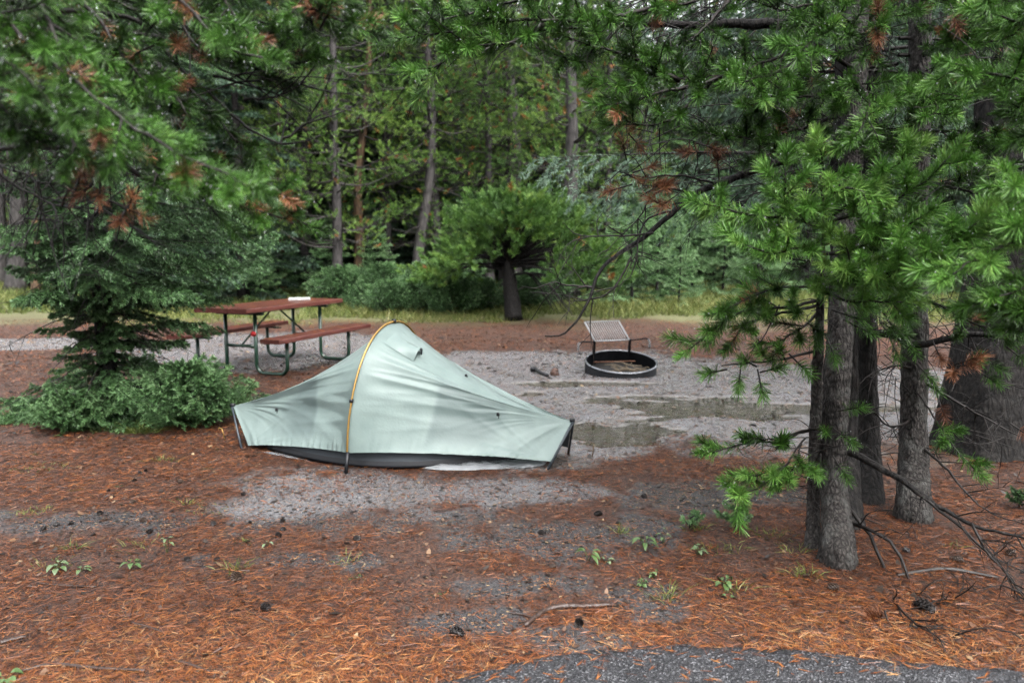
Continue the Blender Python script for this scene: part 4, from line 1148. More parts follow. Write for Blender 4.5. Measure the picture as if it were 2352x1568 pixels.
# the rest of the wood, scattered
spots = []
def free(x, y, rad=2.0):
    return all((x - a) ** 2 + (y - b) ** 2 > rad ** 2 for a, b in spots)
tries = 0
while len(spots) < 76 and tries < 5000:
    tries += 1
    d = 24 + 34 * R.random() ** 0.8; x = R.uniform(-1, 1) * (0.80 * d + 3)
    px = 1176 + F * x / d
    if not free(x, d, 2.1): continue
    if 1440 < px < 1720 and d < 36: continue          # the more open, lighter view right of the centre
    if px < 260 and d < 34: continue
    spots.append((x, d))
    pk = R.choice([0, 1, 2, 3, 4, 5, 6], p=[.18, .14, .14, .1, .18, .14, .12])
    put(kind(int(pk)), x, d, R.uniform(0, 6.28), R.uniform(0.8, 1.15))

# --- the wood farther off, one mass
LF_ = Leaves(); TF = MB(); rg = np.random.default_rng(99)
for i in range(430):
    if i < 270:
        d = rg.uniform(58, 82); x = rg.uniform(-1, 1) * 0.95 * d
    else:                                                # unseen wood across the road behind the lens, added to cut low light
        a = rg.uniform(-0.62, math.pi + 0.62) + math.pi; q = rg.uniform(26, 48); d = 3 + q * math.sin(a); x = q * math.cos(a) * 1.25
        if d > 0.9 * abs(x) - 4: continue
    h = rg.uniform(15, 25) if i < 270 else rg.uniform(12, 20); z0 = float(gz(x, d))
    TF.tube([(x, d, z0 - 0.2), (x, d, z0 + h)], [0.22, 0.04], 6, False)
    n = 300; z = rg.uniform(0.02, 1, n) ** 0.9; az = rg.uniform(0, 6.28, n); rr = 3.2 * (1 - z) * rg.uniform(0.3, 1.05, n) + 0.1
    p = np.stack([x + np.cos(az) * rr, d + np.sin(az) * rr, z0 + 0.3 + z * h], 1)
    dd = np.stack([np.cos(az), np.sin(az), -rg.uniform(0.2, 0.7, n)], 1)
    V, Q, T = blades(p - dd * 0.5, dd, rg.uniform(0.9, 1.6, n), rg.uniform(0.30, 0.55, n), None, rg, np.cross(dd, np.tile([0., 0., 1.], (n, 1))) + rg.normal(0, 0.3, (n, 3)))
    LF_.add(V, Q, T, np.clip(rg.normal(0.6, 0.15, n), 0, 1))
ff = LF_.build('far_forest', foliage('far forest', [(0, (0.02, 0.04, 0.018)), (0.5, (0.05, 0.10, 0.04)), (1, (0.13, 0.20, 0.09))], 0.6, 0.25)); tag(ff, kind='stuff')
TF.build('trunk', M_BARK_GREY, ff)
# ================================================================== SPRUCE BESIDE THE TENT
rg = np.random.default_rng(123)
SB = G(248, 958); SB[2] = gz(SB[0], SB[1])
def near_R(z):
    return float(np.interp(z, [0.0, 0.25, 0.55, 0.8, 1.2, 1.7, 2.4, 3.4, 5, 9], [1.30, 1.20, 0.76, 0.74, 1.10, 1.40, 1.30, 1.15, 0.9, 0.1]))
def near_keep(z, az):
    lf = float(np.interp(z, [0, 0.5, 1.0, 1.5, 2.2, 4], [0.75, 0.75, 0.62, 0.40, 0.50, 0.7]))   # thinner towards the shaded side
    k = lf + (1.08 - lf) * (0.5 + 0.5 * math.cos(az))
    if z < 1.15 and math.sin(az) < -0.35: k *= 0.55      # the trunk shows from the front
    if 0.42 < z < 0.95:                                  # gap with bare dead twigs above the skirt
        return k * (0.4 if rg.random() < 0.45 else 0.9)
    return k
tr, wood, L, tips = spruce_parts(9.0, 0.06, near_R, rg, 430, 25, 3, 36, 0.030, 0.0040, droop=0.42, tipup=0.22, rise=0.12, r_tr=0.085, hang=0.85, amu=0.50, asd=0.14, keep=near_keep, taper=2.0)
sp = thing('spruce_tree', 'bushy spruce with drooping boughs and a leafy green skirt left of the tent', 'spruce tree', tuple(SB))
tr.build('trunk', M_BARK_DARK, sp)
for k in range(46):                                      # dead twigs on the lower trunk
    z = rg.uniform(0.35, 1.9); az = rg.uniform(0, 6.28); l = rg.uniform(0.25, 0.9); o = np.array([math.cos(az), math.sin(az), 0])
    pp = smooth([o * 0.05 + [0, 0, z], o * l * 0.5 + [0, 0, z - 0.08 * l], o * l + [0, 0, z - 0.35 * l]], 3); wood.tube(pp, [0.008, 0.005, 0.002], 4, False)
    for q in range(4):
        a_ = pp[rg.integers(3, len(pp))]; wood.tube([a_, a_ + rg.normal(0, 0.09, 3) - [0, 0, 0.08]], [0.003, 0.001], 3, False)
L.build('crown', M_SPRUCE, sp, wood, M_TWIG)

# two young spruces crowding the foot of the big one
for px, py, h, r, nb, lab in [(440, 975, 0.52, 0.60, 110, 'bright green young spruce bush between the bushy spruce and the tent'), (175, 985, 0.30, 0.36, 70, 'low young spruce bush at the left foot of the bushy spruce')]:
    g0 = np.random.default_rng(int(px)); c0 = G(px, py); c0[2] = gz(c0[0], c0[1])
    tr, wood, L, tips = spruce_parts(h, 0.0, lambda z: r * max(0.2, 1 - z / h) ** 0.8 * g0.uniform(0.6, 1.2), g0, nb, 34, 2, 40, 0.026, 0.0036, droop=0.10, tipup=0.25, rise=0.42, r_tr=0.02, hang=0.18, amu=0.60, asd=0.12)
    t = thing('spruce_bush', lab, 'spruce bush', tuple(c0)); tr.build('trunk', M_BARK_DARK, t); L.build('crown', M_SPRUCE, t, wood, M_TWIG)

# blue green spruce whose hanging boughs reach in from the right
rg = np.random.default_rng(124)
HB_ = np.array([(1935 - 1176) / F * 8.6, 8.6, 0.0])
def blue_keep(z, az):
    return 1.0 if math.cos(az) < 0.3 or z > 2.6 else 0.5
tr, wood, L, tips = spruce_parts(9.5, 2.25, lambda z: float(np.interp(z, [2.2, 3.0, 5, 9.5], [3.5, 3.1, 2.3, 0.15])), rg, 84, 12, 3, 26, 0.050, 0.0080, droop=0.22, tipup=0.02, rise=0.18, r_tr=0.13, hang=1.5, amu=0.66, asd=0.12, keep=blue_keep)
sb = thing('spruce_tree', 'blue green spruce with long weeping boughs behind the right hand pines', 'spruce tree', tuple(HB_))
tr.build('trunk', M_BARK_DARK, sb); L.build('crown', M_SPRUCE_BLUE, sb, wood, M_TWIG)

# ================================================================== NEAR PINES
class NearPine:
    def __init__(self, label, base, seed):
        self.t = thing('pine_tree', label, 'pine tree', tuple(base)); self.o = np.array(base, float)
        self.rng = np.random.default_rng(seed)
        self.L, self.RL, self.tw, self.dead, self.drop = Leaves(), Leaves(), MB(), MB(), []
        self.S = []
    def trunk(self, pts, r, mt, bump=0.12, n=14):
        p = smooth(pts, 8); ln = np.sum(np.linalg.norm(np.diff(p, axis=0), axis=1))
        low = min(ln, 3.2); s0 = np.arange(0, low, 0.022); s = np.concatenate([s0, np.linspace(low, ln, 30)])
        cs = np.concatenate([[0], np.cumsum(np.linalg.norm(np.diff(p, axis=0), axis=1))])
        q = np.stack([np.interp(s, cs, p[:, k]) for k in range(3)], 1)
        rr = np.interp(s / ln, np.linspace(0, 1, len(r)), r); m, n = len(s), 44
        th = np.arange(n) * 2 * math.pi / n; A, S = np.meshgrid(th, s)
        rc = rr[:, None]; sd = self.rng.uniform(0, 50)
        cx, cy = np.cos(A), np.sin(A)                         # seamless plates: noise on the trunk's own skin
        f = 1.0 / 0.020
        pl = fbm((cx + 2) * rc * f + sd, (cy + 2) * rc * f + S * 26, 3, 3); ri = 1 - np.abs(2 * fbm((cx + 2) * rc * f * 0.8 + S * 9 + sd, (cy + 2) * rc * f * 0.8 - S * 17, 8, 3) - 1)
        lum = fbm((cx + 2) * rc * 9 + sd, (cy + 2) * rc * 9 + S * 3, 5, 3)
        flare = 0.30 * np.exp(-S / 0.10) * (0.6 + 0.8 * np.cos(A * 4 + sd) ** 2 * (fbm(cx * 2 + sd, cy * 2, 4, 2)))
        R_ = rc * (0.93 + (lum - 0.5) * 0.22 + flare) + (pl - 0.5) * 0.014 * np.minimum(1, rc / 0.05) - sstep(0.80, 1.0, ri) * 0.007 * np.minimum(1, rc / 0.05)
        V = np.stack([q[:, None, 0] + R_ * cx, q[:, None, 1] + R_ * cy, np.broadcast_to(q[:, None, 2], R_.shape) + (pl - .5) * 0.006], -1).reshape(-1, 3) - self.o
        k = (np.arange(m - 1)[:, None] * n + np.arange(n)[None, :]).ravel(); k2 = (np.arange(m - 1)[:, None] * n + (np.arange(n) + 1)[None, :] % n).ravel()
        return link('trunk', raw_mesh('trunk', V, np.stack([k, k2, k2 + n, k + n], 1)), mt, self.t)
    def branch(self, pts, r0, r1, green=1.0, start=0.25, step=0.055, side=(0.10, 0.20), a=0.5, per=74, nl=0.056, wid=0.0018, mt=None, rust=0.0, dead=0, along=0.55, up=0.30, part=True, drops_=1.0):
        g = self.rng; p = smooth(pts, 7); ln = np.sum(np.linalg.norm(np.diff(p, axis=0), axis=1))
        p = resample(p, max(10, int(ln / 0.035)))
        jit = np.cumsum(g.normal(0, 0.0035, p.shape), 0); p = p + jit - jit[0]
        if part:
            b = MB(); b.tube(p - self.o, np.linspace(r0, r1, len(p)), 7, True, 0.15, g); b.build('branch', mt or M_TWIG, self.t)
        else:
            self.tw.tube(p - self.o, np.linspace(r0, r1, len(p)), 5, False)
        m = len(p); tan = unit(np.gradient(p, axis=0))
        segs = []
        if green > 0:
            i0 = int(along * m)
            for i in range(i0, m - 1, 2):
                segs.append((p[i], p[min(i + 2, m - 1)], 0.6))
            d = unit(tan[-1] + [0, 0, 0.10]); segs.append((p[-1], p[-1] + d * 0.06, 1.5))
            k = int(ln * (1 - start) / step * green); sg = 1
            for j in range(k):
                u = start + (1 - start) * (j + g.random()) / k; i = min(int(u * (m - 1)), m - 2); sg = -sg
                ax = tan[i]; sd = unit(np.cross(ax, [0, 0, 1.0]))
                rot = g.normal(0, 0.55); sdv = sd * sg * math.cos(rot) + np.cross(ax, sd) * math.sin(rot)
                d = unit(ax * g.uniform(0.5, 0.9) + sdv * g.uniform(0.6, 1.0) + [0, 0, up * g.uniform(-0.3, 1.0)])
                l = g.uniform(*side) * (1.15 - 0.45 * u)
                q = [p[i], p[i] + d * l * 0.55, p[i] + d * l + np.array([0, 0, 0.12 * l * g.uniform(-0.5, 1.5)])]
                self.tw.tube(np.array(q) - self.o, [0.0042, 0.0034, 0.0026], 4, False)
                c = 0.3 if l > 0.12 else 0.05
                segs.append((q[0] + (q[1] - q[0]) * c, q[1], 0.8)); segs.append((q[1], q[2], 1.2))
                e = unit(q[2] - q[1]); segs.append((q[2], q[2] + e * 0.035, 1.0))
        ab = a + g.normal(0, 0.05)
        for s0, s1, w in segs:
            isr = g.random() < rust
            self.S.append((s0, s1, np.clip(ab + g.normal(0, 0.13), 0.05, 0.95), int(per * w), isr, nl * g.choice([0.72, 0.92, 1.12]), wid, drops_))
        for j in range(abs(dead)):
            i = int(g.uniform(0.1, 1 if dead > 0 else 0.55) * (m - 1)); self.deadtwig(p[i], unit(tan[i] * 0.7 + g.normal(0, 0.6, 3)), g.uniform(0.08, 0.28))
        return p
    def deadtwig(self, p, d, l, r=0.0035):
        g = self.rng
        cv = g.normal(0, 0.35, 3) - [0, 0, 0.25]
        q = smooth([p, p + d * l * 0.5, p + d * l + cv * l * 0.5], 4)
        self.dead.tube(q - self.o, [r, r * 0.7, r * 0.35], 4, False)
        for k in range(g.integers(1, 4)):
            i = g.integers(2, len(q)); e = unit(d + g.normal(0, 0.7, 3)); self.dead.tube(smooth([q[i], q[i] + e * l * 0.22, q[i] + e * l * 0.4 + [0, 0, -0.05 * l]], 2) - self.o, [r * 0.6, r * 0.3], 3, False)
    def overhead(self, x, y, z0, z1, n, reach, a=0.36):
        """unseen rest of the crown above the picture, added densely to shade the ground"""
        g = self.rng
        for k in range(n):
            z = g.uniform(z0, z1); az = g.uniform(0, 6.28); l = reach * g.uniform(0.5, 1.1) * (1.15 - 0.6 * (z - z0) / (z1 - z0))
            p = np.array([x, y, z]); o = np.array([math.cos(az), math.sin(az), 0])
            self.branch([p, p + o * l * 0.5 + [0, 0, 0.04 * l], p + o * l + [0, 0, 0.16 * l]], 0.016, 0.004, 1.0, 0.25, 0.13, (0.16, 0.32), a, 26, 0.085, 0.0065, along=0.5, part=False, drops_=0.0)
    def tuft(self, c, d, l=0.10, a=0.5, per=130, rust=False, nl=0.055, wid=0.0018):
        d = unit(d); self.tw.tube(np.array([c - d * 0.05, c, c + d * l]) - self.o, [0.004, 0.004, 0.003], 4, False)
        self.S.append((np.asarray(c, float), c + d * l, a, per, rust, nl, wid, 1.0)); self.S.append((c + d * l * 0.7, c + d * (l + 0.03), a + .05, per // 2, rust, nl, wid, 1.0))
    def finish(self, drop_n, drop_r=0.0024, twm=None):
        g = self.rng; keys = {}
        for s in self.S: keys.setdefault((s[3], s[4], s[5], s[6]), []).append(s)
        tp = []
        for (per, isr, nl, wid), ss in keys.items():
            p0 = np.array([s[0] for s in ss]) - self.o; p1 = np.array([s[1] for s in ss]) - self.o; a = np.array([s[2] for s in ss])
            L = self.RL if isr else self.L
            if isr: a = g.uniform(0.25, 0.9, len(ss))
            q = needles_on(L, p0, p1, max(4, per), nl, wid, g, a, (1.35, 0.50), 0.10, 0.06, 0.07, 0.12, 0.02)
            if not isr: tp.append(q[g.random(len(q)) < np.repeat(np.array([s[7] for s in ss]), max(4, per))])
        if self.L.n: self.L.build('crown', M_PINE, self.t, self.tw, M_TWIG)
        if self.RL.n: self.RL.build('dead_needles', M_RUSTN, self.t)
        if self.dead.n:
            dl = Leaves(); dl.V, dl.Q, dl.T, dl.A = [np.zeros((0, 3))], [np.zeros((0, 4), int)], [np.zeros((0, 3), int)], [np.zeros(0)]
            o = dl.build('dead_branches', M_TWIG, self.t, self.dead, M_TWIG)
            tag(o, kind='stuff')
        if tp and drop_n:
            tp = np.vstack(tp); k = g.choice(len(tp), min(drop_n, len(tp)), replace=False)
            drops(tp[k] - [0, 0, 0.002], drop_r, self.t, g)

def seq(*q): return PP(q)
def inside_right(px, py):
    lim = np.interp(py, [-200, 0, 120, 160, 215, 260, 330, 420, 600, 760, 800], [1130, 1180, 1060, 1240, 1370, 1420, 1450, 1620, 1640, 1640, 1900])
    return px > lim
# ---------------- A: slim sapling pine nearest the lens, bright green
b0 = G(1866, 1286); b0[2] = gz(b0[0], b0[1])
A_ = NearPine('slim bright green young pine nearest the lens, its thin stem touching the scaly grey trunk', b0, 201)
A_.trunk([b0 - [0, 0, 0.05], P(1868, 1150, 3.72), P(1872, 1000, 3.66), P(1878, 850, 3.56), P(1884, 700, 3.44), P(1890, 590, 3.32), P(1892, 520, 3.2), P(1888, 440, 3.14), P(1880, 365, 3.08)], [0.040, 0.034, 0.032, 0.030, 0.028, 0.020, 0.012, 0.007, 0.005], M_BARK)
BR = dict(a=0.73, nl=0.058, wid=0.0019, per=112)
for q in [((1892, 510, 3.2), (1950, 497, 3.12), (2030, 470, 3.0), (2110, 420, 2.9), (2172, 350, 2.82)),
          ((1895, 500, 3.2), (1960, 462, 3.1), (2020, 410, 3.0), (2088, 352, 2.92)),
          ((1890, 520, 3.2), (1840, 500, 3.1), (1805, 455, 3.0), (1806, 380, 2.95)),
          ((1890, 515, 3.2), (1800, 505, 3.1), (1715, 488, 3.0), (1630, 472, 2.95)),
          ((1888, 560, 3.25), (1830, 568, 3.1), (1770, 580, 2.95), (1710, 560, 2.9)),
          ((1890, 580, 3.28), (1960, 572, 3.1), (2050, 535, 2.95), (2120, 495, 2.85)),
          ((1890, 600, 3.3), (1985, 632, 3.0), (2080, 612, 2.75), (2190, 555, 2.6)),
          ((1890, 560, 3.25), (2000, 548, 3.0), (2150, 560, 2.7), (2250, 500, 2.55)),
          ((1888, 640, 3.35), (1950, 655, 3.15), (2010, 650, 2.95), (2048, 625, 2.85)),
          ((1888, 650, 3.35), (1930, 690, 3.2), (2000, 695, 3.05), (2070, 700, 2.95)),
          ((1886, 620, 3.35), (1920, 640, 3.2), (1940, 610, 3.05), (1935, 560, 3.0)),
          ((1886, 400, 3.1), (1905, 440, 3.02), (1950, 430, 2.95), (2000, 445, 2.9))]:
    A_.branch(seq(*q), 0.009, 0.0032, 1.0, 0.12, 0.06, (0.07, 0.15), part=True, along=0.35, **BR)
A_.branch(seq((1892, 520, 3.2), (1889, 440, 3.14), (1880, 345, 3.06)), 0.006, 0.003, 0.6, 0.1, 0.07, (0.05, 0.09), part=False, along=0.2, up=0.8, **BR)
for q, av in [(((1880, 690, 3.44), (1810, 700, 3.35), (1700, 712, 3.25), (1600, 785, 3.15)), 0.40), (((1880, 700, 3.44), (1800, 720, 3.4), (1720, 745, 3.3), (1690, 790, 3.25)), 0.36), (((1882, 660, 3.4), (1790, 665, 3.3), (1700, 690, 3.2), (1650, 720, 3.15)), 0.38),
              (((1876, 720, 3.5), (1850, 745, 3.4), (1800, 770, 3.35), (1772, 800, 3.3)), 0.36)]:
    A_.branch(seq(*q), 0.008, 0.003, 0.9, 0.2, 0.06, (0.08, 0.15), av, 92, 0.053, 0.0018, along=0.4, up=0.0, rust=0.02)
A_.branch(seq((1872, 806, 3.55), (1800, 826, 3.42), (1720, 844, 3.3), (1655, 850, 3.2)), 0.0075, 0.003, 0.0, part=True)
A_.branch(seq((1790, 700, 3.35), (1750, 770, 3.3), (1722, 815, 3.25), (1790, 800, 3.3)), 0.004, 0.002, 0.0, part=False)
for px, py, dx, dy in [(1650, 852, -1, -0.1), (1700, 858, -0.2, -0.8), (1745, 872, 0.1, -1), (1765, 850, 0.3, 0.2), (1830, 830, .4, -.5), (1800, 818, -0.4, 0.5), (1760, 822, -.5, .4), (1725, 835, -0.6, 0.3)]:
    A_.tuft(P(px, py, 3.3), np.array([dx, -0.5, dy]), 0.055, 0.50, 120, nl=0.054)
A_.branch(seq((1866, 985, 3.66), (1800, 1008, 3.5), (1745, 1015, 3.4), (1632, 1038, 3.3)), 0.0075, 0.003, 0.55, 0.45, 0.09, (0.06, 0.12), 0.52, 84, 0.056, 0.0027, along=0.72)
A_.branch(seq((1868, 975, 3.66), (1810, 1000, 3.5), (1770, 1010, 3.42), (1725, 1008, 3.36)), 0.006, 0.003, 0.7, 0.4, 0.09, (0.06, 0.10), 0.48, 80, 0.054, 0.0027, along=0.7)
for q in [((1850, 1005, 3.6), (1815, 1060, 3.45), (1770, 1085, 3.35), (1735, 1092, 3.28)), ((1840, 1020, 3.6), (1830, 1070, 3.45), (1800, 1105, 3.35), (1790, 1118, 3.3)), ((1815, 1060, 3.45), (1760, 1110, 3.32), (1710, 1130, 3.22), (1688, 1128, 3.15))]:
    A_.branch(seq(*q), 0.005, 0.003, 0.9, 0.3, 0.07, (0.06, 0.11), 0.62, 84, 0.056, 0.002, along=0.5)
A_.tuft(P(1688, 1135, 3.12), np.array([0.0, -1.0, 0.3]), 0.05, 0.75, 190, nl=0.062, wid=0.0021); A_.tuft(P(1690, 1160, 3.14), np.array([0.1, -0.4, -0.8]), 0.06, 0.6, 120)
for px, py, dx, dy, d in [(1930, 995, 0.2, -.2, 3.5), (1900, 1000, -.3, .3, 3.5), (1925, 1065, .2, -.5, 3.5), (1885, 1060, -.2, -.4, 3.55), (1905, 790, .1, -.6, 3.4), (1935, 720, .5, -.2, 3.3), (1960, 745, .5, -.3, 3.3), (1880, 760, -.3, -.5, 3.4), (1945, 940, .3, .2, 3.5)]:
    A_.tuft(P(px, py, d), np.array([dx, -0.5, dy]), 0.07, 0.44, 90, nl=0.05)
for q in range(46):
    z = A_.rng.uniform(0.25, 1.7); p = np.array([np.interp(z, [0, 1.7], [b0[0], P(1884, 700, 3.44)[0]]), 3.6, z]); A_.deadtwig(p, unit(A_.rng.normal(0, 1, 3) * [1, 1, 0.4]), A_.rng.uniform(0.08, 0.3), 0.0028)
A_.branch(seq((1866, 1108, 3.7), (1845, 1112, 3.66), (1820, 1118, 3.6), (1792, 1132, 3.55)), 0.003, 0.0015, 0.0, part=False)
A_.finish(800, 0.0023)

# ---------------- B: scaly grey trunk right beside it
b1 = G(1922, 1312); b1[2] = gz(b1[0], b1[1])
B_ = NearPine('pine with a scaly pale grey trunk, close behind the slim young pine', b1, 202)
B_.trunk([b1 - [0, 0, 0.06], b1 + [0, 0, 0.10], P(1917, 1100, 3.64), P(1922, 900, 3.64), P(1935, 700, 3.7), P(1950, 450, 3.8), P(1962, 200, 3.9), P(1972, 0, 4.0), P(1985, -250, 4.1), P(1990, -800, 4.3)], [0.086, 0.067, 0.067, 0.068, 0.064, 0.060, 0.054, 0.048, 0.04, 0.02], M_BARK, 0.14, 18)
bF = G(1938, 1230); bF[2] = gz(bF[0], bF[1])
F_ = NearPine('pine trunk almost hidden, standing right behind the scaly grey trunk', bF, 208)
F_.trunk([bF - [0, 0, 0.05], P(1936, 1000, 4.15), P(1934, 760, 4.15), P(1940, 500, 4.2), P(1948, 200, 4.2), P(1950, -150, 4.3), P(1950, -700, 4.4)], [0.10, 0.088, 0.082, 0.075, 0.06, 0.045, 0.02], M_BARK_DARK, 0.12)
F_.overhead(bF[0], bF[1], 4.2, 8.0, 20, 1.3)
F_.finish(0)
# C, D: two trunks behind
b2 = G(2000, 1168); b2[2] = gz(b2[0], b2[1])
C_ = NearPine('pine with a straight dark trunk between the scaly trunk and the furrowed trunk', b2, 203)
C_.trunk([b2 - [0, 0, 0.05], P(1996, 1000, 4.55), P(1990, 760, 4.55), P(1992, 500, 4.6), P(2000, 200, 4.6), P(2010, -150, 4.7), P(2010, -700, 4.8)], [0.078, 0.062, 0.060, 0.058, 0.055, 0.045, 0.02], M_BARK_DARK, 0.12)
b3 = G(2094, 1206); b3[2] = gz(b3[0], b3[1])
D_ = NearPine('pine with a furrowed dark trunk, between the straight trunk and the thick trunk', b3, 204)
D_.trunk([b3 - [0, 0, 0.05], b3 + [0, 0, 0.09], P(2098, 1000, 4.25), P(2102, 760, 4.25), P(2108, 450, 4.3), P(2112, 200, 4.35), P(2112, -100, 4.4), P(2115, -600, 4.5)], [0.098, 0.074, 0.070, 0.066, 0.064, 0.060, 0.055, 0.03], M_BARK, 0.14, 16)
# E: big old trunk
b4 = G(2252, 1032); b4[2] = gz(b4[0], b4[1])
E_ = NearPine('thick old pine trunk, widest of the trunks, dark and flared at its foot', b4, 205)
E_.trunk([b4 - [0, 0, 0.08], b4 + [0, 0, 0.12], P(2262, 900, 5.7), P(2280, 780, 5.72), P(2295, 600, 5.75), P(2310, 300, 5.8), P(2320, 0, 5.9), P(2330, -600, 6.0)], [0.345, 0.285, 0.245, 0.225, 0.215, 0.20, 0.18, 0.1], M_BARK_DARK, 0.10, 20)

UP = dict(a=0.44, nl=0.054, wid=0.0019, per=72)
# long arching boughs of B across the top of the picture
for q, av in [(((1962, 160, 3.9), (1870, 100, 3.75), (1780, 135, 3.65), (1660, 176, 3.55), (1560, 186, 3.5), (1480, 165, 3.45)), 0.44),
          (((1972, -60, 4.0), (1700, -30, 3.8), (1450, 35, 3.6), (1250, 55, 3.4), (1130, 45, 3.3), (1040, 70, 3.25)), 0.47),
          (((1500, 20, 3.6), (1300, 60, 3.4), (1120, 72, 3.3), (1010, 100, 3.2), (890, 122, 3.15)), 0.50),
          (((1250, 55, 3.4), (1180, 95, 3.3), (1120, 105, 3.25), (1050, 112, 3.2)), 0.50),
          (((1120, 72, 3.3), (1040, 120, 3.25), (1000, 150, 3.2), (945, 158, 3.2)), 0.52),
          (((1500, -60, 3.6), (1300, -20, 3.4), (1150, 5, 3.3), (1000, 45, 3.2)), 0.48),
          (((1450, 35, 3.6), (1380, 110, 3.5), (1330, 140, 3.45), (1270, 130, 3.4)), 0.46),
          (((1560, 186, 3.5), (1480, 150, 3.45), (1390, 120, 3.4), (1300, 90, 3.35)), 0.45),
          (((1660, 176, 3.55), (1560, 215, 3.5), (1470, 245, 3.42), (1390, 262, 3.4)), 0.42),
          (((1560, 120, 3.6), (1480, 180, 3.5), (1430, 205, 3.45), (1385, 200, 3.4)), 0.44),
          (((1870, 100, 3.75), (1800, 160, 3.5), (1740, 180, 3.3), (1680, 195, 3.2)), 0.56),
          (((1962, 165, 3.9), (1990, 215, 3.6), (1995, 260, 3.4), (1975, 300, 3.3)), 0.54),
          (((1960, 250, 3.9), (1880, 280, 3.7), (1790, 300, 3.6), (1700, 312, 3.5), (1610, 300, 3.4)), 0.36),
          (((1960, 300, 3.9), (1880, 350, 3.7), (1800, 342, 3.6), (1735, 365, 3.5)), 0.32),
          (((1960, 220, 3.9), (1850, 230, 3.6), (1780, 240, 3.4), (1720, 250, 3.3)), 0.46),
          (((1965, 60, 3.9), (1880, 20, 3.6), (1800, 30, 3.5), (1740, 10, 3.4)), 0.44),
          (((1965, 90, 3.9), (1900, 60, 3.5), (1850, 90, 3.3), (1830, 110, 3.2)), 0.50),
          (((1700, -30, 3.8), (1620, 60, 3.6), (1540, 100, 3.5), (1450, 110, 3.45)), 0.42),
          (((1640, 185, 3.6), (1560, 260, 3.5), (1500, 290, 3.45), (1440, 280, 3.4)), 0.36)]:
    B_.branch(seq(*q), 0.012, 0.003, 1.0, 0.22, 0.055, (0.09, 0.19), av, 92, 0.053, 0.0019, along=0.45, rust=0.012, dead=3)
B_.branch(seq((1968, 80, 4.0), (1830, 62, 4.1), (1650, 52, 4.15), (1480, 42, 4.2), (1375, 50, 4.2)), 0.034, 0.014, 0.0, dead=26, mt=M_BARK_DARK)
d1 = B_.branch(seq((1955, 330, 3.95), (1830, 355, 3.95), (1700, 402, 3.95), (1600, 442, 3.9), (1500, 535, 3.85), (1400, 612, 3.8), (1342, 730, 3.75), (1300, 766, 3.75), (1268, 770, 3.75)), 0.026, 0.0036, 0.0, dead=-12, mt=M_BARK_DARK)
for q in [((1600, 442, 3.9), (1520, 440, 3.85), (1470, 500, 3.85), (1390, 590, 3.8)), ((1560, 480, 3.9), (1480, 520, 3.85), (1440, 640, 3.8), (1370, 700, 3.8)), ((1500, 535, 3.85), (1420, 540, 3.8), (1330, 530, 3.8), (1300, 500, 3.8)), ((1450, 590, 3.85), (1400, 680, 3.8), (1320, 700, 3.8), (1300, 690, 3.8)), ((1640, 420, 3.9), (1560, 400, 3.85), (1480, 410, 3.8), (1400, 395, 3.8)), ((1360, 660, 3.78), (1300, 650, 3.76), (1270, 640, 3.74), (1230, 655, 3.72))]:
    B_.branch(seq(*q), 0.007, 0.0016, 0.0, dead=6, part=False)
for px, py in [(1455, 320), (1435, 350), (1480, 300), (1450, 405), (1430, 430), (1475, 390), (1500, 425), (1535, 420), (1545, 455), (1520, 470), (1605, 350), (1620, 335), (1650, 390), (1490, 440)]:
    B_.tuft(P(px, py, 3.75), B_.rng.normal(0, 1, 3) * [1, .5, .6] - [0.3, 0, 0.2], 0.06, 0.5, 90, True, 0.055)
for px, py in [(2018, 45), (2010, 60), (2190, 30), (1525, 10), (1505, 20)]:
    B_.tuft(P(px, py, 3.7), B_.rng.normal(0, 1, 3), 0.06, 0.5, 110, True, 0.055)
for k in range(230):                                                # thicket of dead twigs inside the crown
    px, py = B_.rng.uniform(1480, 2050), B_.rng.uniform(-20, 480)
    if py > 330 and px < 1640: continue
    B_.deadtwig(P(px, py, B_.rng.uniform(3.8, 4.8)), unit(B_.rng.normal(0, 1, 3) * [1, 0.6, 0.6] + [-0.5, 0, -0.3]), B_.rng.uniform(0.15, 0.5), 0.0042)
def low(*q):
    """points kept just above the ground"""
    out = []
    for px, py, d in q:
        g = G(px, py)[1]; out.append((px, py, min(d, g * 0.985) if py > 784 else d))
    return PP(out)
# lower dead boughs
for q, r in [(((1935, 1030, 3.65), (2050, 1092, 3.45), (2150, 1160, 3.3), (2260, 1212, 3.15), (2400, 1250, 3.0)), 0.021), (((1930, 1195, 3.65), (1990, 1215, 3.5), (2050, 1252, 3.4), (2085, 1320, 3.3), (2112, 1405, 3.25)), 0.011),
             (((1932, 1150, 3.65), (1985, 1230, 3.5), (2015, 1310, 3.4), (2045, 1410, 3.25), (2150, 1490, 3.05)), 0.011), (((2100, 1128, 3.35), (2200, 1215, 3.2), (2290, 1290, 3.1), (2380, 1400, 3.0)), 0.008),
             (((2045, 1410, 3.25), (2120, 1400, 3.2), (2180, 1380, 3.15), (2240, 1395, 3.1)), 0.004), (((2050, 1350, 3.3), (2130, 1380, 3.2), (2200, 1370, 3.15)), 0.003), (((2230, 1200, 3.15), (2280, 1270, 3.05), (2330, 1330, 3.0), (2370, 1380, 2.95)), 0.006), (((2070, 1440, 3.2), (2120, 1445, 3.1), (2180, 1450, 3.05)), 0.004)]:
    B_.branch(low(*q), r, 0.0026, 0.0, dead=9, part=True, mt=M_BARK_DARK if r > 0.015 else M_TWIG)
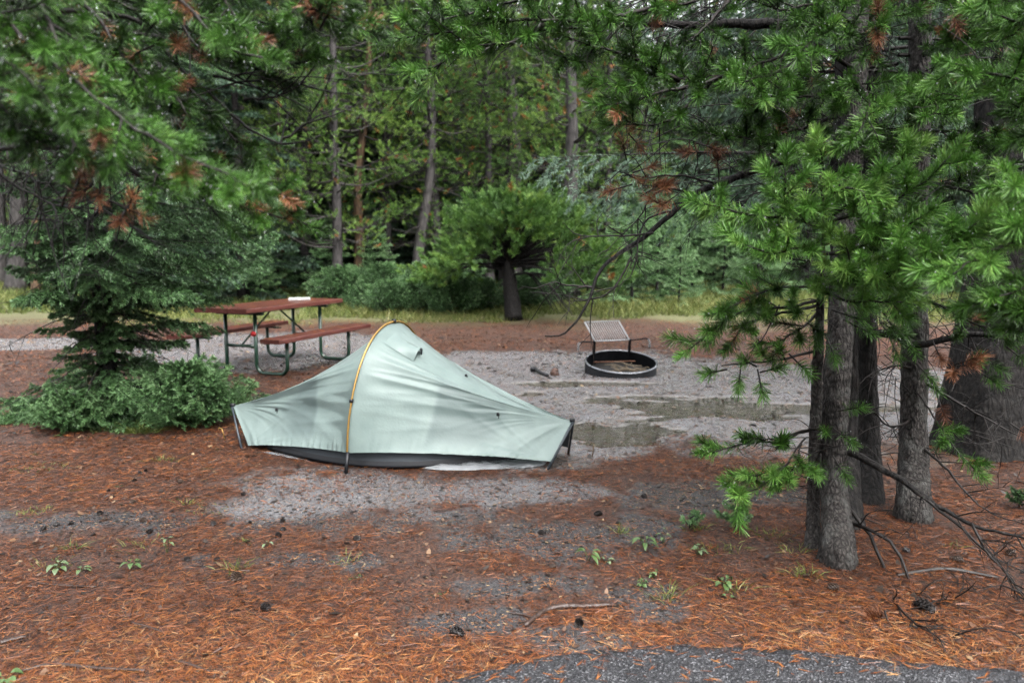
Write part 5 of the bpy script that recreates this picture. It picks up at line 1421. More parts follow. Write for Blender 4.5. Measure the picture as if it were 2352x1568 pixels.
B_.tuft(low((2028, 1418, 3.22))[0], np.array([-1.0, -0.3, 0.15]), 0.05, 0.9, 150, True, 0.058, 0.002); B_.tuft(low((2040, 1430, 3.2))[0], np.array([0.1, -0.5, -0.9]), 0.04, 0.9, 60, True, 0.055)
B_.overhead(b1[0] + 0.1, b1[1] + 0.3, 4.0, 8.0, 40, 1.6)
B_.finish(900, 0.0025)
# foliage of the trees behind: C, D, E
for q, av in [(((2000, 250, 4.6), (2060, 230, 4.2), (2130, 245, 3.9), (2150, 230, 3.7)), 0.58), (((2110, 150, 4.35), (2130, 200, 3.9), (2140, 250, 3.6), (2120, 270, 3.5)), 0.56), (((2112, 60, 4.35), (2200, 85, 3.9), (2290, 95, 3.6), (2370, 50, 3.4)), 0.48),
              (((2112, 120, 4.35), (2180, 135, 4.0), (2230, 80, 3.8), (2240, 40, 3.7)), 0.44), (((2112, 200, 4.35), (2190, 190, 4.0), (2250, 170, 3.8), (2340, 180, 3.7)), 0.40), (((2110, 300, 4.3), (2200, 300, 4.0), (2270, 320, 3.8), (2350, 310, 3.6)), 0.42),
              (((2110, 330, 4.3), (2180, 350, 4.0), (2240, 360, 3.8), (2290, 400, 3.7)), 0.34), (((2110, 260, 4.3), (2050, 300, 4.0), (2010, 330, 3.8), (2000, 380, 3.7)), 0.40), (((2112, 0, 4.4), (2180, 10, 4.0), (2260, 15, 3.8), (2350, -10, 3.6)), 0.42),
              (((2112, -40, 4.4), (2060, 20, 4.0), (2020, 80, 3.8), (1990, 130, 3.7)), 0.40), (((2108, 420, 4.3), (2190, 430, 4.0), (2270, 450, 3.8), (2350, 420, 3.6)), 0.36), (((2106, 560, 4.25), (2180, 580, 4.0), (2240, 640, 3.8), (2300, 680, 3.7)), 0.36),
              (((2106, 620, 4.25), (2060, 660, 4.0), (2030, 720, 3.9), (2060, 760, 3.8)), 0.34), (((2104, 680, 4.25), (2160, 700, 4.0), (2230, 740, 3.85), (2320, 760, 3.7)), 0.38)]:
    D_.branch(seq(*q), 0.011, 0.003, 1.0, 0.2, 0.055, (0.10, 0.19), av, 88, 0.054, 0.0019, along=0.4, rust=0.03, dead=3)
D_.branch(seq((1990, 766, 4.5), (2050, 768, 4.3), (2120, 790, 4.1), (2200, 775, 4.0), (2300, 772, 3.9)), 0.028, 0.014, 0.0, dead=14, mt=M_BARK_DARK)
for q in [((2060, 765, 4.3), (2030, 720, 4.1), (2010, 705, 4.0)), ((2104, 868, 4.25), (2180, 905, 4.1), (2280, 958, 3.95), (2380, 1010, 3.8)), ((2098, 850, 4.25), (2060, 832, 4.1), (2010, 845, 4.0), (1975, 870, 3.9)), ((2098, 1010, 4.25), (2170, 1075, 4.0), (2260, 1160, 3.8), (2400, 1215, 3.6)), ((2098, 960, 4.25), (2040, 985, 4.1), (1990, 940, 4.0))]:
    D_.branch(seq(*q), 0.009, 0.002, 0.0, dead=9, part=True)
D_.branch(seq((2104, 900, 4.2), (2150, 960, 3.9), (2180, 1010, 3.7), (2232, 1068, 3.6)), 0.006, 0.003, 0.8, 0.55, 0.07, (0.05, 0.09), 0.60, 84, 0.056, 0.0019, along=0.55, up=0.0)
for px, py, dx, dy, rs, d in [(2205, 840, .2, .1, True, 3.7), (2195, 845, -.4, -.2, True, 3.7), (2215, 830, .4, .3, True, 3.7), (2150, 800, .1, -.7, True, 3.9), (2160, 930, 0, -.6, True, 3.9), (2340, 985, .3, -.3, True, 3.7), (2120, 850, .2, -.4, False, 3.9), (2135, 870, .2, -.6, False, 3.9), (2270, 830, .3, -.3, False, 3.8), (2330, 810, .3, -.4, False, 3.7), (2240, 800, 0, -.6, False, 3.8), (2050, 790, .1, -.7, False, 4.0), (2090, 780, .1, -.7, False, 4.0), (2260, 860, .3, -.3, False, 3.8)]:
    D_.tuft(P(px, py, d), np.array([dx, -0.5, dy]), 0.06, 0.40, 100, rs, 0.055)
for k in range(200):
    px, py = D_.rng.uniform(1980, 2420), D_.rng.uniform(-20, 1120)
    D_.deadtwig(P(px, py, D_.rng.uniform(4.1, 5.4)), unit(D_.rng.normal(0, 1, 3) * [1, 0.6, 0.8] + [0.1, 0, -0.4]), D_.rng.uniform(0.12, 0.42), 0.0036)
D_.overhead(b3[0], b3[1] + 0.1, 4.2, 8.5, 40, 1.6)
D_.finish(400, 0.0025)
for k in range(26):
    z = C_.rng.uniform(1.2, 5.0); az = C_.rng.uniform(0, 6.28); p = b2 * [1, 1, 0] + np.array([0, 0, z]); o = np.array([math.cos(az), math.sin(az) * 0.6 + 0.2, 0]); l = C_.rng.uniform(0.5, 1.1)
    pts = [p, p + o * l * 0.5 + [0, 0, 0.02], p + o * l + [0, 0, 0.1 * l]]; pj = proj(np.array(pts))
    if not all(inside_right(*q) for q in pj): continue
    C_.branch(pts, 0.012, 0.003, 1.0, 0.3, 0.07, (0.10, 0.20), C_.rng.uniform(0.28, 0.42), 60, 0.055, 0.0021, along=0.5, rust=0.03, dead=6, part=False)
C_.overhead(b2[0], b2[1], 4.4, 8.5, 34, 1.5)
C_.finish(0)
for k in range(44):
    z = E_.rng.uniform(1.5, 6.0); az = E_.rng.uniform(0, 6.28); p = b4 * [1, 1, 0] + np.array([0.05 * z, 0, z]); o = np.array([math.cos(az), math.sin(az), 0]); l = E_.rng.uniform(0.9, 2.6)
    pts = [p, p + o * l * 0.5 + [0, 0, -0.05 * l], p + o * l + [0, 0, -0.02 * l]]; pj = proj(np.array(pts))
    if not all(inside_right(*q) for q in pj) or pts[-1][1] < 3.2: continue
    E_.branch(pts, 0.022, 0.004, 1.0, 0.3, 0.09, (0.12, 0.26), E_.rng.uniform(0.25, 0.42), 54, 0.058, 0.0026, along=0.5, rust=0.03, dead=8, part=False)
E_.overhead(b4[0] + .2, b4[1], 5.5, 11, 70, 2.8)
E_.finish(0)

# ---------------- pine whose boughs come in from the right edge
b5 = np.array([2.75, 2.9, 0.0]); b5[2] = gz(*b5[:2])
H_ = NearPine('pine standing just outside the right edge, only its bright boughs reach into the picture', b5, 206)
H_.trunk([b5 - [0, 0, .05], b5 + [0, 0, 1.5], b5 + [0.05, 0, 3.0], b5 + [0.05, 0.1, 5.5]], [0.10, 0.085, 0.07, 0.03], M_BARK)
for q, av in [(((2700, 520, 2.9), (2480, 560, 2.7), (2350, 560, 2.5), (2260, 600, 2.4), (2205, 640, 2.35)), 0.66), (((2700, 560, 2.9), (2500, 640, 2.7), (2380, 640, 2.55), (2270, 665, 2.45)), 0.58), (((2700, 440, 2.9), (2480, 470, 2.7), (2380, 450, 2.55), (2310, 400, 2.45)), 0.70),
              (((2700, 480, 2.9), (2500, 520, 2.6), (2400, 500, 2.45), (2330, 520, 2.35)), 0.72), (((2700, 600, 2.9), (2500, 720, 2.7), (2400, 740, 2.6), (2300, 730, 2.5)), 0.50), (((2700, 150, 2.95), (2500, 200, 2.8), (2350, 172, 2.7), (2230, 135, 2.65)), 0.56), (((2700, 20, 3), (2500, 60, 2.9), (2380, 60, 2.8), (2260, 30, 2.75)), 0.50), (((2700, 300, 2.95), (2500, 330, 2.85), (2400, 290, 2.75), (2300, 240, 2.7)), 0.58)]:
    H_.branch(seq(*q), 0.013, 0.0034, 1.0, 0.2, 0.055, (0.08, 0.16), av, 110, 0.056, 0.0018, along=0.4, dead=1)
H_.overhead(b5[0], b5[1], 3.2, 5.5, 26, 1.2)
H_.finish(350, 0.0022)

# ================================================================== PINE REACHING IN FROM THE LEFT
b6 = np.array([-2.75, 2.5, 0.0]); b6[2] = gz(*b6[:2])
K_ = NearPine('pine standing outside the left edge, its dripping boughs hang over the spruce', b6, 207)
K_.trunk([b6 - [0, 0, .05], b6 + [0, 0, 1.2], b6 + [0.02, 0.05, 2.4], b6 + [0, 0.1, 4.0], b6 + [0, 0.1, 6.0]], [0.15, 0.12, 0.11, 0.09, 0.04], M_BARK)
K_.branch(seq((-500, -150, 2.5), (-50, -20, 2.45), (180, 25, 2.45), (330, 75, 2.45), (425, 185, 2.45), (520, 262, 2.45), (600, 312, 2.45), (665, 326, 2.45), (735, 300, 2.45)), 0.016, 0.0022, 0.0, dead=5)
lf = [(((-400, 40, 2.4), (-50, 60, 2.0), (100, 180, 1.85), (210, 290, 1.8), (330, 372, 1.78), (430, 430, 1.76), (512, 476, 1.75)), 0.60, 0.13),
      (((-400, -200, 2.5), (100, -80, 2.4), (300, 5, 2.4), (480, 30, 2.4), (640, 70, 2.4)), 0.50, 0.17),
      (((300, -150, 2.5), (550, -60, 2.4), (690, 20, 2.35), (760, 80, 2.32), (832, 108, 2.3)), 0.52, 0.15),
      (((100, 30, 2.45), (330, 75, 2.4), (480, 130, 2.4), (600, 150, 2.4), (715, 158, 2.4)), 0.46, 0.17),
      (((200, 330, 2.3), (350, 410, 2.3), (500, 450, 2.3), (610, 480, 2.3), (712, 512, 2.3)), 0.52, 0.14),
      (((330, 375, 2.3), (480, 420, 2.3), (560, 440, 2.3), (640, 460, 2.3)), 0.46, 0.14),
      (((100, 60, 2.4), (280, 190, 2.35), (380, 280, 2.35), (470, 330, 2.35), (545, 390, 2.35)), 0.46, 0.16),
      (((200, 20, 2.4), (420, 190, 2.4), (480, 250, 2.4), (540, 330, 2.4), (585, 365, 2.4)), 0.46, 0.12),
      (((-300, 200, 2.4), (0, 300, 2.2), (100, 350, 2.1), (200, 380, 2.05)), 0.38, 0.16),
      (((-200, -100, 2.1), (20, 90, 1.9), (70, 220, 1.85), (130, 320, 1.8), (170, 370, 1.8)), 0.46, 0.15),
      (((0, -150, 2.1), (120, 50, 1.95), (180, 180, 1.9), (270, 300, 1.85)), 0.54, 0.15),
      (((300, -120, 2.3), (440, 20, 2.2), (510, 90, 2.15), (600, 120, 2.1)), 0.52, 0.16),
      (((450, -150, 2.4), (520, -20, 2.35), (560, 50, 2.3), (600, 110, 2.3)), 0.48, 0.15),
      (((550, -150, 2.4), (640, -40, 2.35), (700, 30, 2.35), (720, 80, 2.35)), 0.48, 0.15),
      (((-100, 0, 2.3), (150, 90, 2.25), (300, 170, 2.2), (400, 230, 2.2), (440, 300, 2.2)), 0.40, 0.17),
      (((150, 120, 2.3), (260, 250, 2.25), (300, 330, 2.2), (370, 400, 2.2)), 0.44, 0.16),
      (((-300, 100, 2.3), (-50, 180, 2.1), (40, 260, 2.0), (90, 330, 1.95)), 0.40, 0.16),
      (((0, -100, 2.3), (200, 0, 2.2), (260, 90, 2.15), (340, 170, 2.1)), 0.50, 0.16),
      (((350, 90, 2.4), (450, 110, 2.4), (560, 100, 2.4), (670, 120, 2.4)), 0.44, 0.15),
      (((100, -120, 2.5), (330, -30, 2.5), (420, 60, 2.5), (530, 120, 2.5), (640, 180, 2.5)), 0.40, 0.15),
      (((650, -120, 2.4), (760, -30, 2.35), (790, 20, 2.35), (850, 50, 2.35)), 0.46, 0.12),
      (((100, 230, 2.4), (200, 300, 2.4), (330, 330, 2.4), (460, 400, 2.4)), 0.36, 0.16),
      (((-250, 20, 2.0), (-20, 120, 1.75), (60, 160, 1.7), (140, 250, 1.65)), 0.46, 0.14)]
for q, av, sl in lf:
    K_.branch(seq(*q), 0.0095, 0.003, 1.05, 0.22, 0.05, (sl * 0.55, sl), av - 0.10, 110, 0.041, 0.0013, along=0.4, rust=0.045, dead=0, up=0.1, drops_=1.0)
K_.branch(seq((-450, 340, 2.6), (0, 353, 2.4), (110, 358, 2.35), (215, 362, 2.3)), 0.013, 0.006, 0.0, dead=8, mt=M_TWIG_GREY)
for q in [((0, 400, 2.4), (60, 440, 2.4), (150, 470, 2.35), (240, 440, 2.3)), ((0, 380, 2.5), (90, 420, 2.45), (60, 520, 2.45)), ((90, 360, 2.4), (100, 450, 2.4), (95, 540, 2.4)), ((420, 60, 2.4), (480, 150, 2.4), (560, 180, 2.4), (580, 120, 2.4)), ((490, 175, 2.4), (600, 190, 2.4), (660, 160, 2.4)), ((210, -20, 2.3), (215, 40, 2.3), (205, 80, 2.3)), ((560, 230, 2.42), (620, 225, 2.42), (660, 205, 2.42), (700, 180, 2.42)), ((650, 318, 2.45), (700, 290, 2.45), (715, 250, 2.45))]:
    K_.branch(seq(*q), 0.005, 0.0016, 0.0, dead=4, part=False)
for px, py in [(180, 415), (150, 420), (210, 425), (195, 405), (230, 430), (290, 478), (300, 470), (285, 490), (742, 30), (750, 38), (735, 20), (215, 215), (190, 230), (75, 290), (85, 300), (30, 110), (640, 440), (320, 120), (345, 355)]:
    K_.tuft(P(px, py, 2.2 if py > 60 else 2.3), K_.rng.normal(0, 1, 3), 0.04, 0.5, 60, True, 0.036)
for k in range(120):
    px, py = K_.rng.uniform(-60, 330), K_.rng.uniform(200, 500)
    K_.deadtwig(P(px, py, K_.rng.uniform(2.3, 3.0)), unit(K_.rng.normal(0, 1, 3) * [1, 0.6, 0.8] + [0.1, 0, -0.6]), K_.rng.uniform(0.10, 0.30), 0.0026)
K_.overhead(b6[0], b6[1], 3.2, 6.2, 30, 1.3)
K_.finish(2000, 0.0020)
# ================================================================== SMALL THINGS ON THE GROUND
def on(px, py, dz=0.0):
    g = G(px, py); g[2] = float(top(g[0], g[1])) + dz; return g
M_CONE = plain('dark wet cone', (0.020, 0.015, 0.013), 0.42, 0.5, 0, 0.4, 120)
M_CONEB = plain('brown open cone', (0.075, 0.048, 0.034), 0.5, 0.5, 0, 0.4, 120)
def cone_mesh(seed, opened):
    g = np.random.default_rng(seed); b = MB(); n = 62
    b.lathe([(0.002, -0.027), (0.011, -0.022), (0.0145, -0.008), (0.012, 0.010), (0.006, 0.022), (0.001, 0.027)], n=12)
    for i in range(n):
        u = (i + 0.5) / n; z = -0.024 + 0.05 * u; r = 0.0165 * math.sin(math.pi * (0.16 + 0.80 * u)) ** 0.8
        a = i * 2.39996; o = np.array([math.cos(a), math.sin(a), 0]); s = np.array([-o[1], o[0], 0]); up = np.array([0, 0, 1.0])
        tip = o * (r + 0.0065 * (1 + opened)) + up * (z + 0.006 * (1 - opened)); w = 0.0065 * (0.6 + 0.6 * math.sin(math.pi * u))
        v = [o * r * 0.5 - s * w * 0.5 + up * z, o * r * 0.5 + s * w * 0.5 + up * z, tip + s * w * 0.75, tip + up * 0.0035, tip - s * w * 0.75, o * r * 0.6 + up * (z - 0.003), tip - up * 0.002]
        b.add(np.array(v), [(0, 1, 2, 3), (0, 3, 4), (1, 5, 6, 2), (0, 4, 6, 5), (2, 6, 3), (3, 6, 4)])
    me = bpy.data.meshes.new('pine_cone'); me.from_pydata(np.vstack(b.v).tolist(), [], b.f); me.update(); return me
cm = [cone_mesh(1, 0.6), cone_mesh(2, 0.15)]
cm[0].materials.append(M_CONEB); cm[1].materials.append(M_CONE)
rg = np.random.default_rng(31)
def cone(px, py, k, s, label, group=None):
    o = bpy.data.objects.new('pine_cone', cm[k]); COL.objects.link(o); g = on(px, py, 0.011 * s)
    o.location = tuple(g); o.rotation_euler = (math.radians(90) + rg.normal(0, 0.25), 0, rg.uniform(0, 6.28)); o.scale = (s, s, s * rg.uniform(0.85, 1.25))
    return tag(o, label, 'pine cone', group)
cone(543, 1335, 0, 0.95, 'open pine cone with pale scale tips among the needles left of the middle')
cone(612, 1403, 1, 0.95, 'black pine cone leaning beside a dead twig on the orange needles')
cone(1048, 1457, 1, 0.95, 'long dark pine cone lying at the near edge of the wet bare patch')
cone(2124, 1416, 1, 1.25, 'round black pine cone under the dead bough, beside the orange needle tuft')
cone(1912, 1374, 0, 0.85, 'open pine cone on the needles just in front of the scaly trunk')
cone(2320, 1290, 0, 0.85, 'brown pine cone near the right edge under the dead boughs')
cone(1375, 1190, 1, 0.8, 'round dark pine cone alone on the litter right of the tent')
cone(821, 1243, 1, 0.8, 'round dark brown pine cone alone in front of the tent')
cone(1330, 1437, 1, 0.8, 'grey black pine cone just below the forked stick')
cone(2200, 1310, 0, 0.8, 'open pine cone lying behind the low dead boughs on the right')
cone(560, 1140, 1, 0.6, 'small dark pine cone at the left end of the bare patch by the tent')
for px, py in [(20, 1140), (130, 1210), (70, 1225), (250, 1130), (335, 1083), (322, 1088), (305, 1160), (310, 1105), (415, 1110), (150, 1150), (60, 1165), (240, 1198), (165, 1207), (230, 1184), (262, 1200), (280, 1196), (400, 1190), (378, 1203), (395, 1178), (290, 1255), (215, 1232), (100, 1220), (80, 1262), (510, 1192), (490, 1208), (575, 1205), (650, 1200), (650, 1222), (640, 1235), (570, 1250), (612, 1255), (430, 1290), (660, 1285), (5, 1210), (125, 1110), (330, 1200), (345, 1225), (255, 1262), (500, 1292), (1270, 1310), (1115, 1330), (1190, 1343), (1245, 1230), (1345, 1240), (1420, 1215), (1480, 1150), (1440, 1180), (1350, 1330), (690, 1170), (25, 900), (15, 958), (120, 960), (285, 1012), (350, 985), (440, 1020), (2080, 1290), (1850, 1250), (2270, 1480)]:
    if rg.random() < 0.28: continue
    cone(px, py, 1 if rg.random() < 0.8 else 0, rg.uniform(0.40, 0.72), 'small dark pine cone, one of the many strewn over the needle litter', 'small dark cones strewn over the litter')

def stick(pts, r, label, mt=None, forks=(), seed=1):
    g = np.random.default_rng(seed); p = np.array([on(a, b, r[0] * 0.7) for a, b in pts]); p = smooth(p, 6)
    b = MB(); b.tube(p, np.interp(np.linspace(0, 1, len(p)), np.linspace(0, 1, len(r)), r), 7, True, 0.35, g)
    for f in forks: b.tube(smooth(np.array([on(a, c, r[0] * 0.7) for a, c in f]), 5), [r[0] * 0.8, r[0] * 0.3], 6, True, 0.3, g)
    return tag(b.build('stick', mt or M_STICK), label, 'stick')
M_STICK = plain('wet brown stick', (0.052, 0.030, 0.022), 0.42, 0.5, 0, 0.4, 50, 0.4)
stick([(1404, 1398), (1345, 1399), (1290, 1398), (1250, 1408), (1205, 1440)], [0.008, 0.013, 0.014, 0.013, 0.009], 'forked brown stick lying on the needles in front of the road', None, [[(1228, 1424), (1205, 1415), (1172, 1411)]], 1)
stick([(48, 1541), (118, 1527), (190, 1537), (260, 1542), (334, 1546)], [0.006, 0.008, 0.009, 0.007, 0.005], 'long thin dark stick in the nearest left corner', None, [[(180, 1536), (182, 1552)]], 2)
stick([(394, 1520), (440, 1532), (482, 1546)], [0.006, 0.007, 0.005], 'short dark stick right of the long thin stick', None, (), 3)
stick([(84, 1341), (150, 1347), (222, 1350)], [0.004, 0.006, 0.004], 'thin dark twig lying below the silvery leafed plants', None, (), 4)
stick([(300, 1433), (340, 1444), (372, 1457)], [0.005, 0.007, 0.004], 'dark crooked twig among the orange needles in the left half', None, (), 5)
stick([(572, 1408), (600, 1422), (628, 1434)], [0.004, 0.006, 0.004], 'dead twig beside the black leaning pine cone', None, (), 6)
stick([(0, 1477), (30, 1470), (62, 1463)], [0.009, 0.010, 0.007], 'dark stick cut off by the left edge', None, (), 7)
stick([(1270, 1243), (1295, 1248), (1330, 1253)], [0.003, 0.005, 0.003], 'thin curved twig on the litter left of the round cone', None, (), 8)
stick([(690, 1225), (735, 1222), (775, 1221)], [0.003, 0.004, 0.003], 'thin straight twig in front of the bare patch by the tent', None, (), 9)
stick([(2060, 1345), (2170, 1330), (2290, 1345)], [0.008, 0.011, 0.007], 'fallen dead branch lying beneath the low dead boughs', M_TWIG_GREY, (), 10)

# ---- plants
M_LEAF = foliage('ground plant leaves', [(0, (0.035, 0.08, 0.02)), (0.5, (0.08, 0.16, 0.04)), (0.85, (0.15, 0.23, 0.09)), (1, (0.26, 0.32, 0.21))], 0.28, 0.3)
M_STEM = plain('green stem', (0.06, 0.09, 0.03), 0.5)
def leafy(px, py, n, ln, w, h, a, label, seed, group=None):
    """a few ovate leaves on short stems"""
    g = np.random.default_rng(seed); base = on(px, py); t = thing('ground_plant', label, 'plant', tuple(base), group=group)
    V, Fq, A, st, k0 = [], [], [], MB(), 0
    for i in range(n):
        az = i * 2.4 + g.normal(0, 0.4); o = np.array([math.cos(az), math.sin(az), 0]); s = np.array([-o[1], o[0], 0]); hh = h * g.uniform(0.4, 1.1)
        p0 = np.array([0, 0, 0.0]) + o * 0.004; p1 = o * ln * 0.3 + [0, 0, hh]
        st.tube(smooth([p0, (p0 + p1) / 2 + [0, 0, hh * 0.15], p1], 3), 0.0013, 4, False)
        l = ln * 0.72 * g.uniform(0.7, 1.2); rows = 7
        for r in range(rows):
            u = r / (rows - 1); c = p1 + o * l * u + np.array([0, 0, l * (0.35 * u - 0.75 * u * u)]); ww = w * math.sin(math.pi * (0.06 + 0.92 * u)) ** 0.8 * g.uniform(0.95, 1.05)
            V += [c - s * ww + [0, 0, ww * 0.35], c, c + s * ww + [0, 0, ww * 0.35]]; A += [np.clip(a + g.normal(0, 0.05), 0, 1)] * 3
        for r in range(rows - 1):
            b_ = k0 + r * 3; Fq += [(b_, b_ + 1, b_ + 4, b_ + 3), (b_ + 1, b_ + 2, b_ + 5, b_ + 4)]
        k0 += rows * 3
    link('leaves', raw_mesh('leaves', np.array(V), np.array(Fq), None, {'rnd': A}), M_LEAF, t); st.build('stem', M_STEM, t)
    return t
def tussock(px, py, n, h, sp, a, label, seed, w=0.003, mt=None, name='grass_tuft', group=None, lean=0.8):
    g = np.random.default_rng(seed); base = on(px, py); L = Leaves()
    b = np.stack([g.normal(0, sp, n), g.normal(0, sp * 0.7, n), np.full(n, -0.005)], 1)
    d = np.stack([g.normal(0, 0.35 * lean, n), g.normal(0, 0.35 * lean, n), np.ones(n)], 1); d[:, :2] += b[:, :2] / max(sp, 1e-3) * 0.25
    bd = np.stack([d[:, 0] * 0.9, d[:, 1] * 0.9, -g.uniform(0.15, 0.6, n)], 1)
    V, Q, T = blades(b, d, h * 0.72 * g.uniform(0.4, 1.2, n), w * g.uniform(0.7, 1.2, n), bd, g)
    L.add(V, Q, T, np.clip(g.normal(a, 0.16, n), 0, 1)); o = L.build(name, mt or M_GRASS); o.location = tuple(base)
    return tag(o, label, 'grass' if name == 'grass_tuft' else 'plant', group)
leafy(132, 1312, 8, 0.060, 0.013, 0.035, 0.90, 'silvery leafed plant nearest the left edge', 1)
leafy(186, 1314, 5, 0.045, 0.010, 0.020, 0.88, 'small silvery leafed plant just right of the larger silvery one', 2)
leafy(303, 1306, 6, 0.055, 0.012, 0.035, 0.62, 'fresh green leafed plant right of the silvery plants', 3)
leafy(384, 1272, 5, 0.040, 0.008, 0.075, 0.90, 'tall thin plant with small pale leaves up its stem', 4)
leafy(614, 1257, 3, 0.040, 0.008, 0.020, 0.95, 'tiny white leafed sprig near the round dark cones', 5)
leafy(1352, 1294, 6, 0.075, 0.011, 0.050, 0.72, 'plant with long drooping leaves, leftmost under the low green bough', 6)
leafy(1392, 1300, 4, 0.045, 0.010, 0.020, 0.92, 'small pale leafed plant right beside the drooping one', 7)
leafy(1480, 1270, 7, 0.075, 0.012, 0.055, 0.66, 'broad leafed plant in the middle of the bank, below the seedling', 8)
leafy(1523, 1262, 4, 0.040, 0.008, 0.080, 0.86, 'thin upright plant between the broad leafed plant and the trunks', 9)
leafy(1603, 1292, 8, 0.045, 0.011, 0.045, 0.90, 'pale bluish leafed plant in front of the slim trunk', 10)
leafy(1476, 1358, 12, 0.028, 0.008, 0.030, 0.80, 'finely leafed low plant behind the forked stick', 11)
leafy(1500, 1338, 9, 0.026, 0.007, 0.035, 0.84, 'second finely leafed plant a little farther back', 12)
leafy(1662, 1362, 6, 0.060, 0.013, 0.030, 0.68, 'green leafed plant on the needles near the road bend', 13)
leafy(1672, 1392, 2, 0.040, 0.013, 0.012, 0.78, 'single pair of green leaves nearest the road', 14)
leafy(12, 1556, 4, 0.060, 0.018, 0.02, 0.72, 'green leaves in the lowest left corner', 15)
for i, (px, py, lab) in enumerate([(268, 1118, 'round pale green moss cushion left of the tent'), (78, 1046, 'pale green moss cushion near the left edge, farthest back'), (66, 1076, 'small pale green moss cushion in front of the farthest one'), (498, 1034, 'yellow green moss tuft beside the left tent peg'), (474, 1078, 'tiny green moss tuft in front of the left tent foot'), (1016, 1364, 'bright green fallen needle sprig on the litter'), (820, 1325, 'small faded green sprig left of the bright green one'), (172, 1127, 'low green moss patch in the litter at left')]):
    tussock(px, py, 150, 0.022, 0.022, 0.42, lab, 100 + i, 0.0028, M_LEAF, 'moss_cushion', None, 1.6)
for i, (px, py, n, h, sp, lab) in enumerate([
        (328, 992, 240, 0.20, 0.055, 'big dark green grass tussock at the foot of the spruce'), (452, 972, 130, 0.16, 0.045, 'yellowing grass tussock between the spruce and the tent'),
        (250, 985, 110, 0.13, 0.06, 'dry grass tussock left of the big dark one'), (372, 1058, 70, 0.08, 0.05, 'sparse grass tuft in front of the spruce'), (96, 1078, 70, 0.07, 0.09, 'sparse yellow grass spread near the left edge'),
        (430, 1160, 40, 0.08, 0.03, 'thin grass tuft in the litter below the tent'), (480, 1180, 60, 0.06, 0.09, 'flat spread of thin grass left of the bare patch'), (80, 1180, 60, 0.08, 0.05, 'grass tuft among the cones at the left'),
        (170, 1262, 26, 0.11, 0.015, 'upright dark blades behind the silvery plants'), (330, 1255, 34, 0.09, 0.05, 'pale thin blades among the cones'), (800, 1292, 30, 0.09, 0.03, 'thin pale grass left of the open cone'), (545, 1310, 44, 0.10, 0.035, 'wispy grass just behind the open cone'), (120, 1300, 60, 0.06, 0.05, 'short grass round the silvery plants'),
        (1430, 1235, 26, 0.12, 0.015, 'few upright blades left of the seedling'), (1530, 1388, 44, 0.14, 0.03, 'tall wispy grass right of the forked stick'), (1600, 1232, 60, 0.10, 0.03, 'bluish grass right of the seedling'), (1650, 1282, 60, 0.09, 0.06, 'low grass in front of the slim trunk'),
        (1780, 1252, 54, 0.10, 0.05, 'grass tuft left of the foot of the slim trunk'), (1848, 1338, 60, 0.10, 0.035, 'grass tuft in front of the twin trunks'), (1690, 1370, 40, 0.10, 0.04, 'grass behind the pair of green leaves'), (2180, 1275, 26, 0.06, 0.03, 'short grass tuft right of the furrowed trunk'), (560, 1250, 20, 0.07, 0.02, 'tiny grass tuft near the bare patch'), (1820, 1290, 30, 0.09, 0.03, 'thin grass right beside the slim trunk')]):
    tussock(px, py, n, h, sp, 0.34 if i in (0, 8) else 0.46, lab, 200 + i, 0.0030 if py > 1050 else 0.005)
tussock(1265, 1350, 60, 0.05, 0.02, 0.85, 'fallen tuft of pale orange needles on the bank', 300, 0.002, M_FALLEN, 'needle_tuft', None, 2.0)
tussock(300, 1412, 90, 0.05, 0.03, 0.72, 'fallen fan of orange needles in the left half', 301, 0.002, M_FALLEN, 'needle_tuft', None, 2.0)
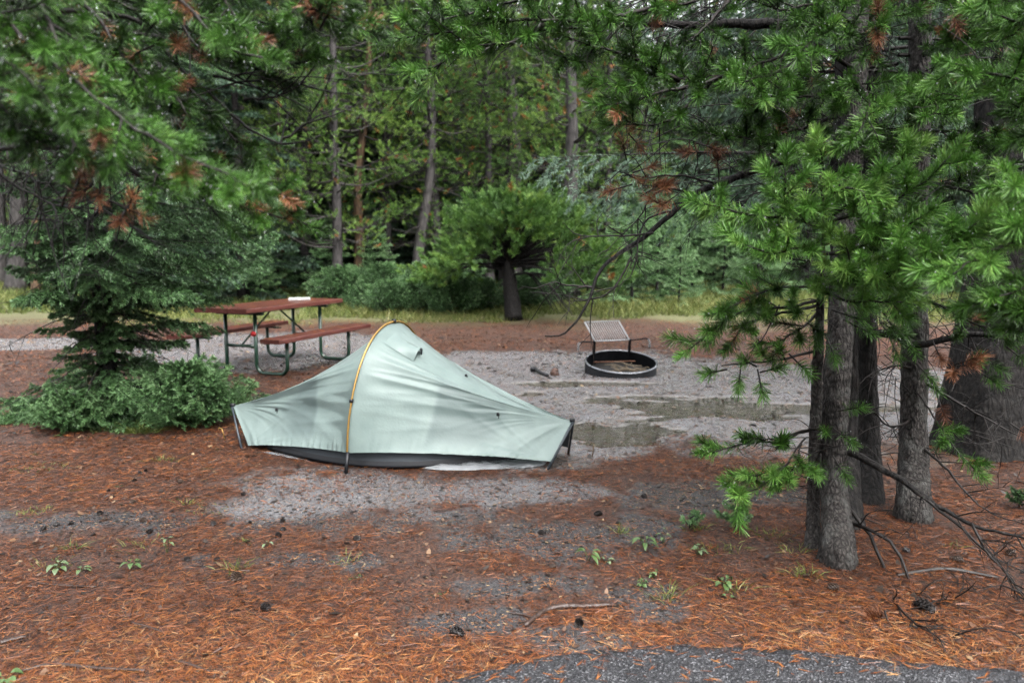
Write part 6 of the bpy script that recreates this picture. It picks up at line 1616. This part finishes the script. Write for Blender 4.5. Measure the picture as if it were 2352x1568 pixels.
# small conifer seedlings
def seedling(px, py, h, r, label, seed, mtl, a):
    g = np.random.default_rng(seed)
    tr, wood, L, tips = spruce_parts(h, 0.02, lambda z: r * (1 - 0.8 * z / h), g, 26, 90, 1, 22, 0.018, 0.0022, droop=0.1, tipup=0.3, rise=0.35, r_tr=0.005, hang=0.1, amu=a, asd=0.08)
    t = thing('conifer_seedling', label, 'seedling', tuple(on(px, py))); tr.build('trunk', M_TWIG, t); L.build('crown', mtl, t, wood, M_TWIG)
    return t
seedling(1585, 1232, 0.13, 0.085, 'tiny bushy conifer seedling on the bank left of the trunks', 1, M_SPRUCE, 0.62)
seedling(1690, 1232, 0.20, 0.11, 'slender conifer seedling under the lowest bright green tuft', 2, M_SPRUCE, 0.55)
seedling(2345, 1175, 0.16, 0.10, 'dark conifer seedling at the right edge', 3, M_SPRUCE, 0.4)
# dead leaves and needle bundles lying on the asphalt
LR = Leaves(); g = np.random.default_rng(77); n = 150
x = g.uniform(-0.3, 2.6, n); y = np.interp(x, ROAD_EDGE[:, 0], ROAD_EDGE[:, 1]) - g.gamma(1.3, 0.12, n) - 0.02
a = g.normal(0.1, 0.6, n); d = np.stack([np.cos(a), np.sin(a), np.zeros(n)], 1)
for k in range(4):
    d2 = d + g.normal(0, 0.10, (n, 3)) * [1, 1, 0.1]
    V, Q, T = blades(np.stack([x, y, np.full(n, 0.0285)], 1), d2, g.uniform(0.035, 0.06, n), g.uniform(0.0014, 0.003, n), None, g, np.cross(d2, np.tile([0., 0.02, 1.], (n, 1))))
    LR.add(V, Q, T, g.beta(4, 2, n))
tag(LR.build('needles_on_road', M_FALLEN), kind='stuff')
# ================================================================== WET AIR
hz = MB(); hz.box((0, 45, 14.5), (330, 150, 39), None)
ho = hz.build('haze', None, None, False); tag(ho, kind='stuff')
hm = bpy.data.materials.new('wet air'); hm.use_nodes = True; hn = hm.node_tree; hn.nodes.clear()
hv = hn.nodes.new('ShaderNodeVolumePrincipled'); hv.inputs['Color'].default_value = (0.86, 0.93, 0.92, 1); hv.inputs['Density'].default_value = 0.0062; hv.inputs['Anisotropy'].default_value = 0.2
hoo = hn.nodes.new('ShaderNodeOutputMaterial'); hn.links.new(hv.outputs[0], hoo.inputs['Volume']); ho.data.materials.append(hm)
SC.cycles.volume_bounces = 1
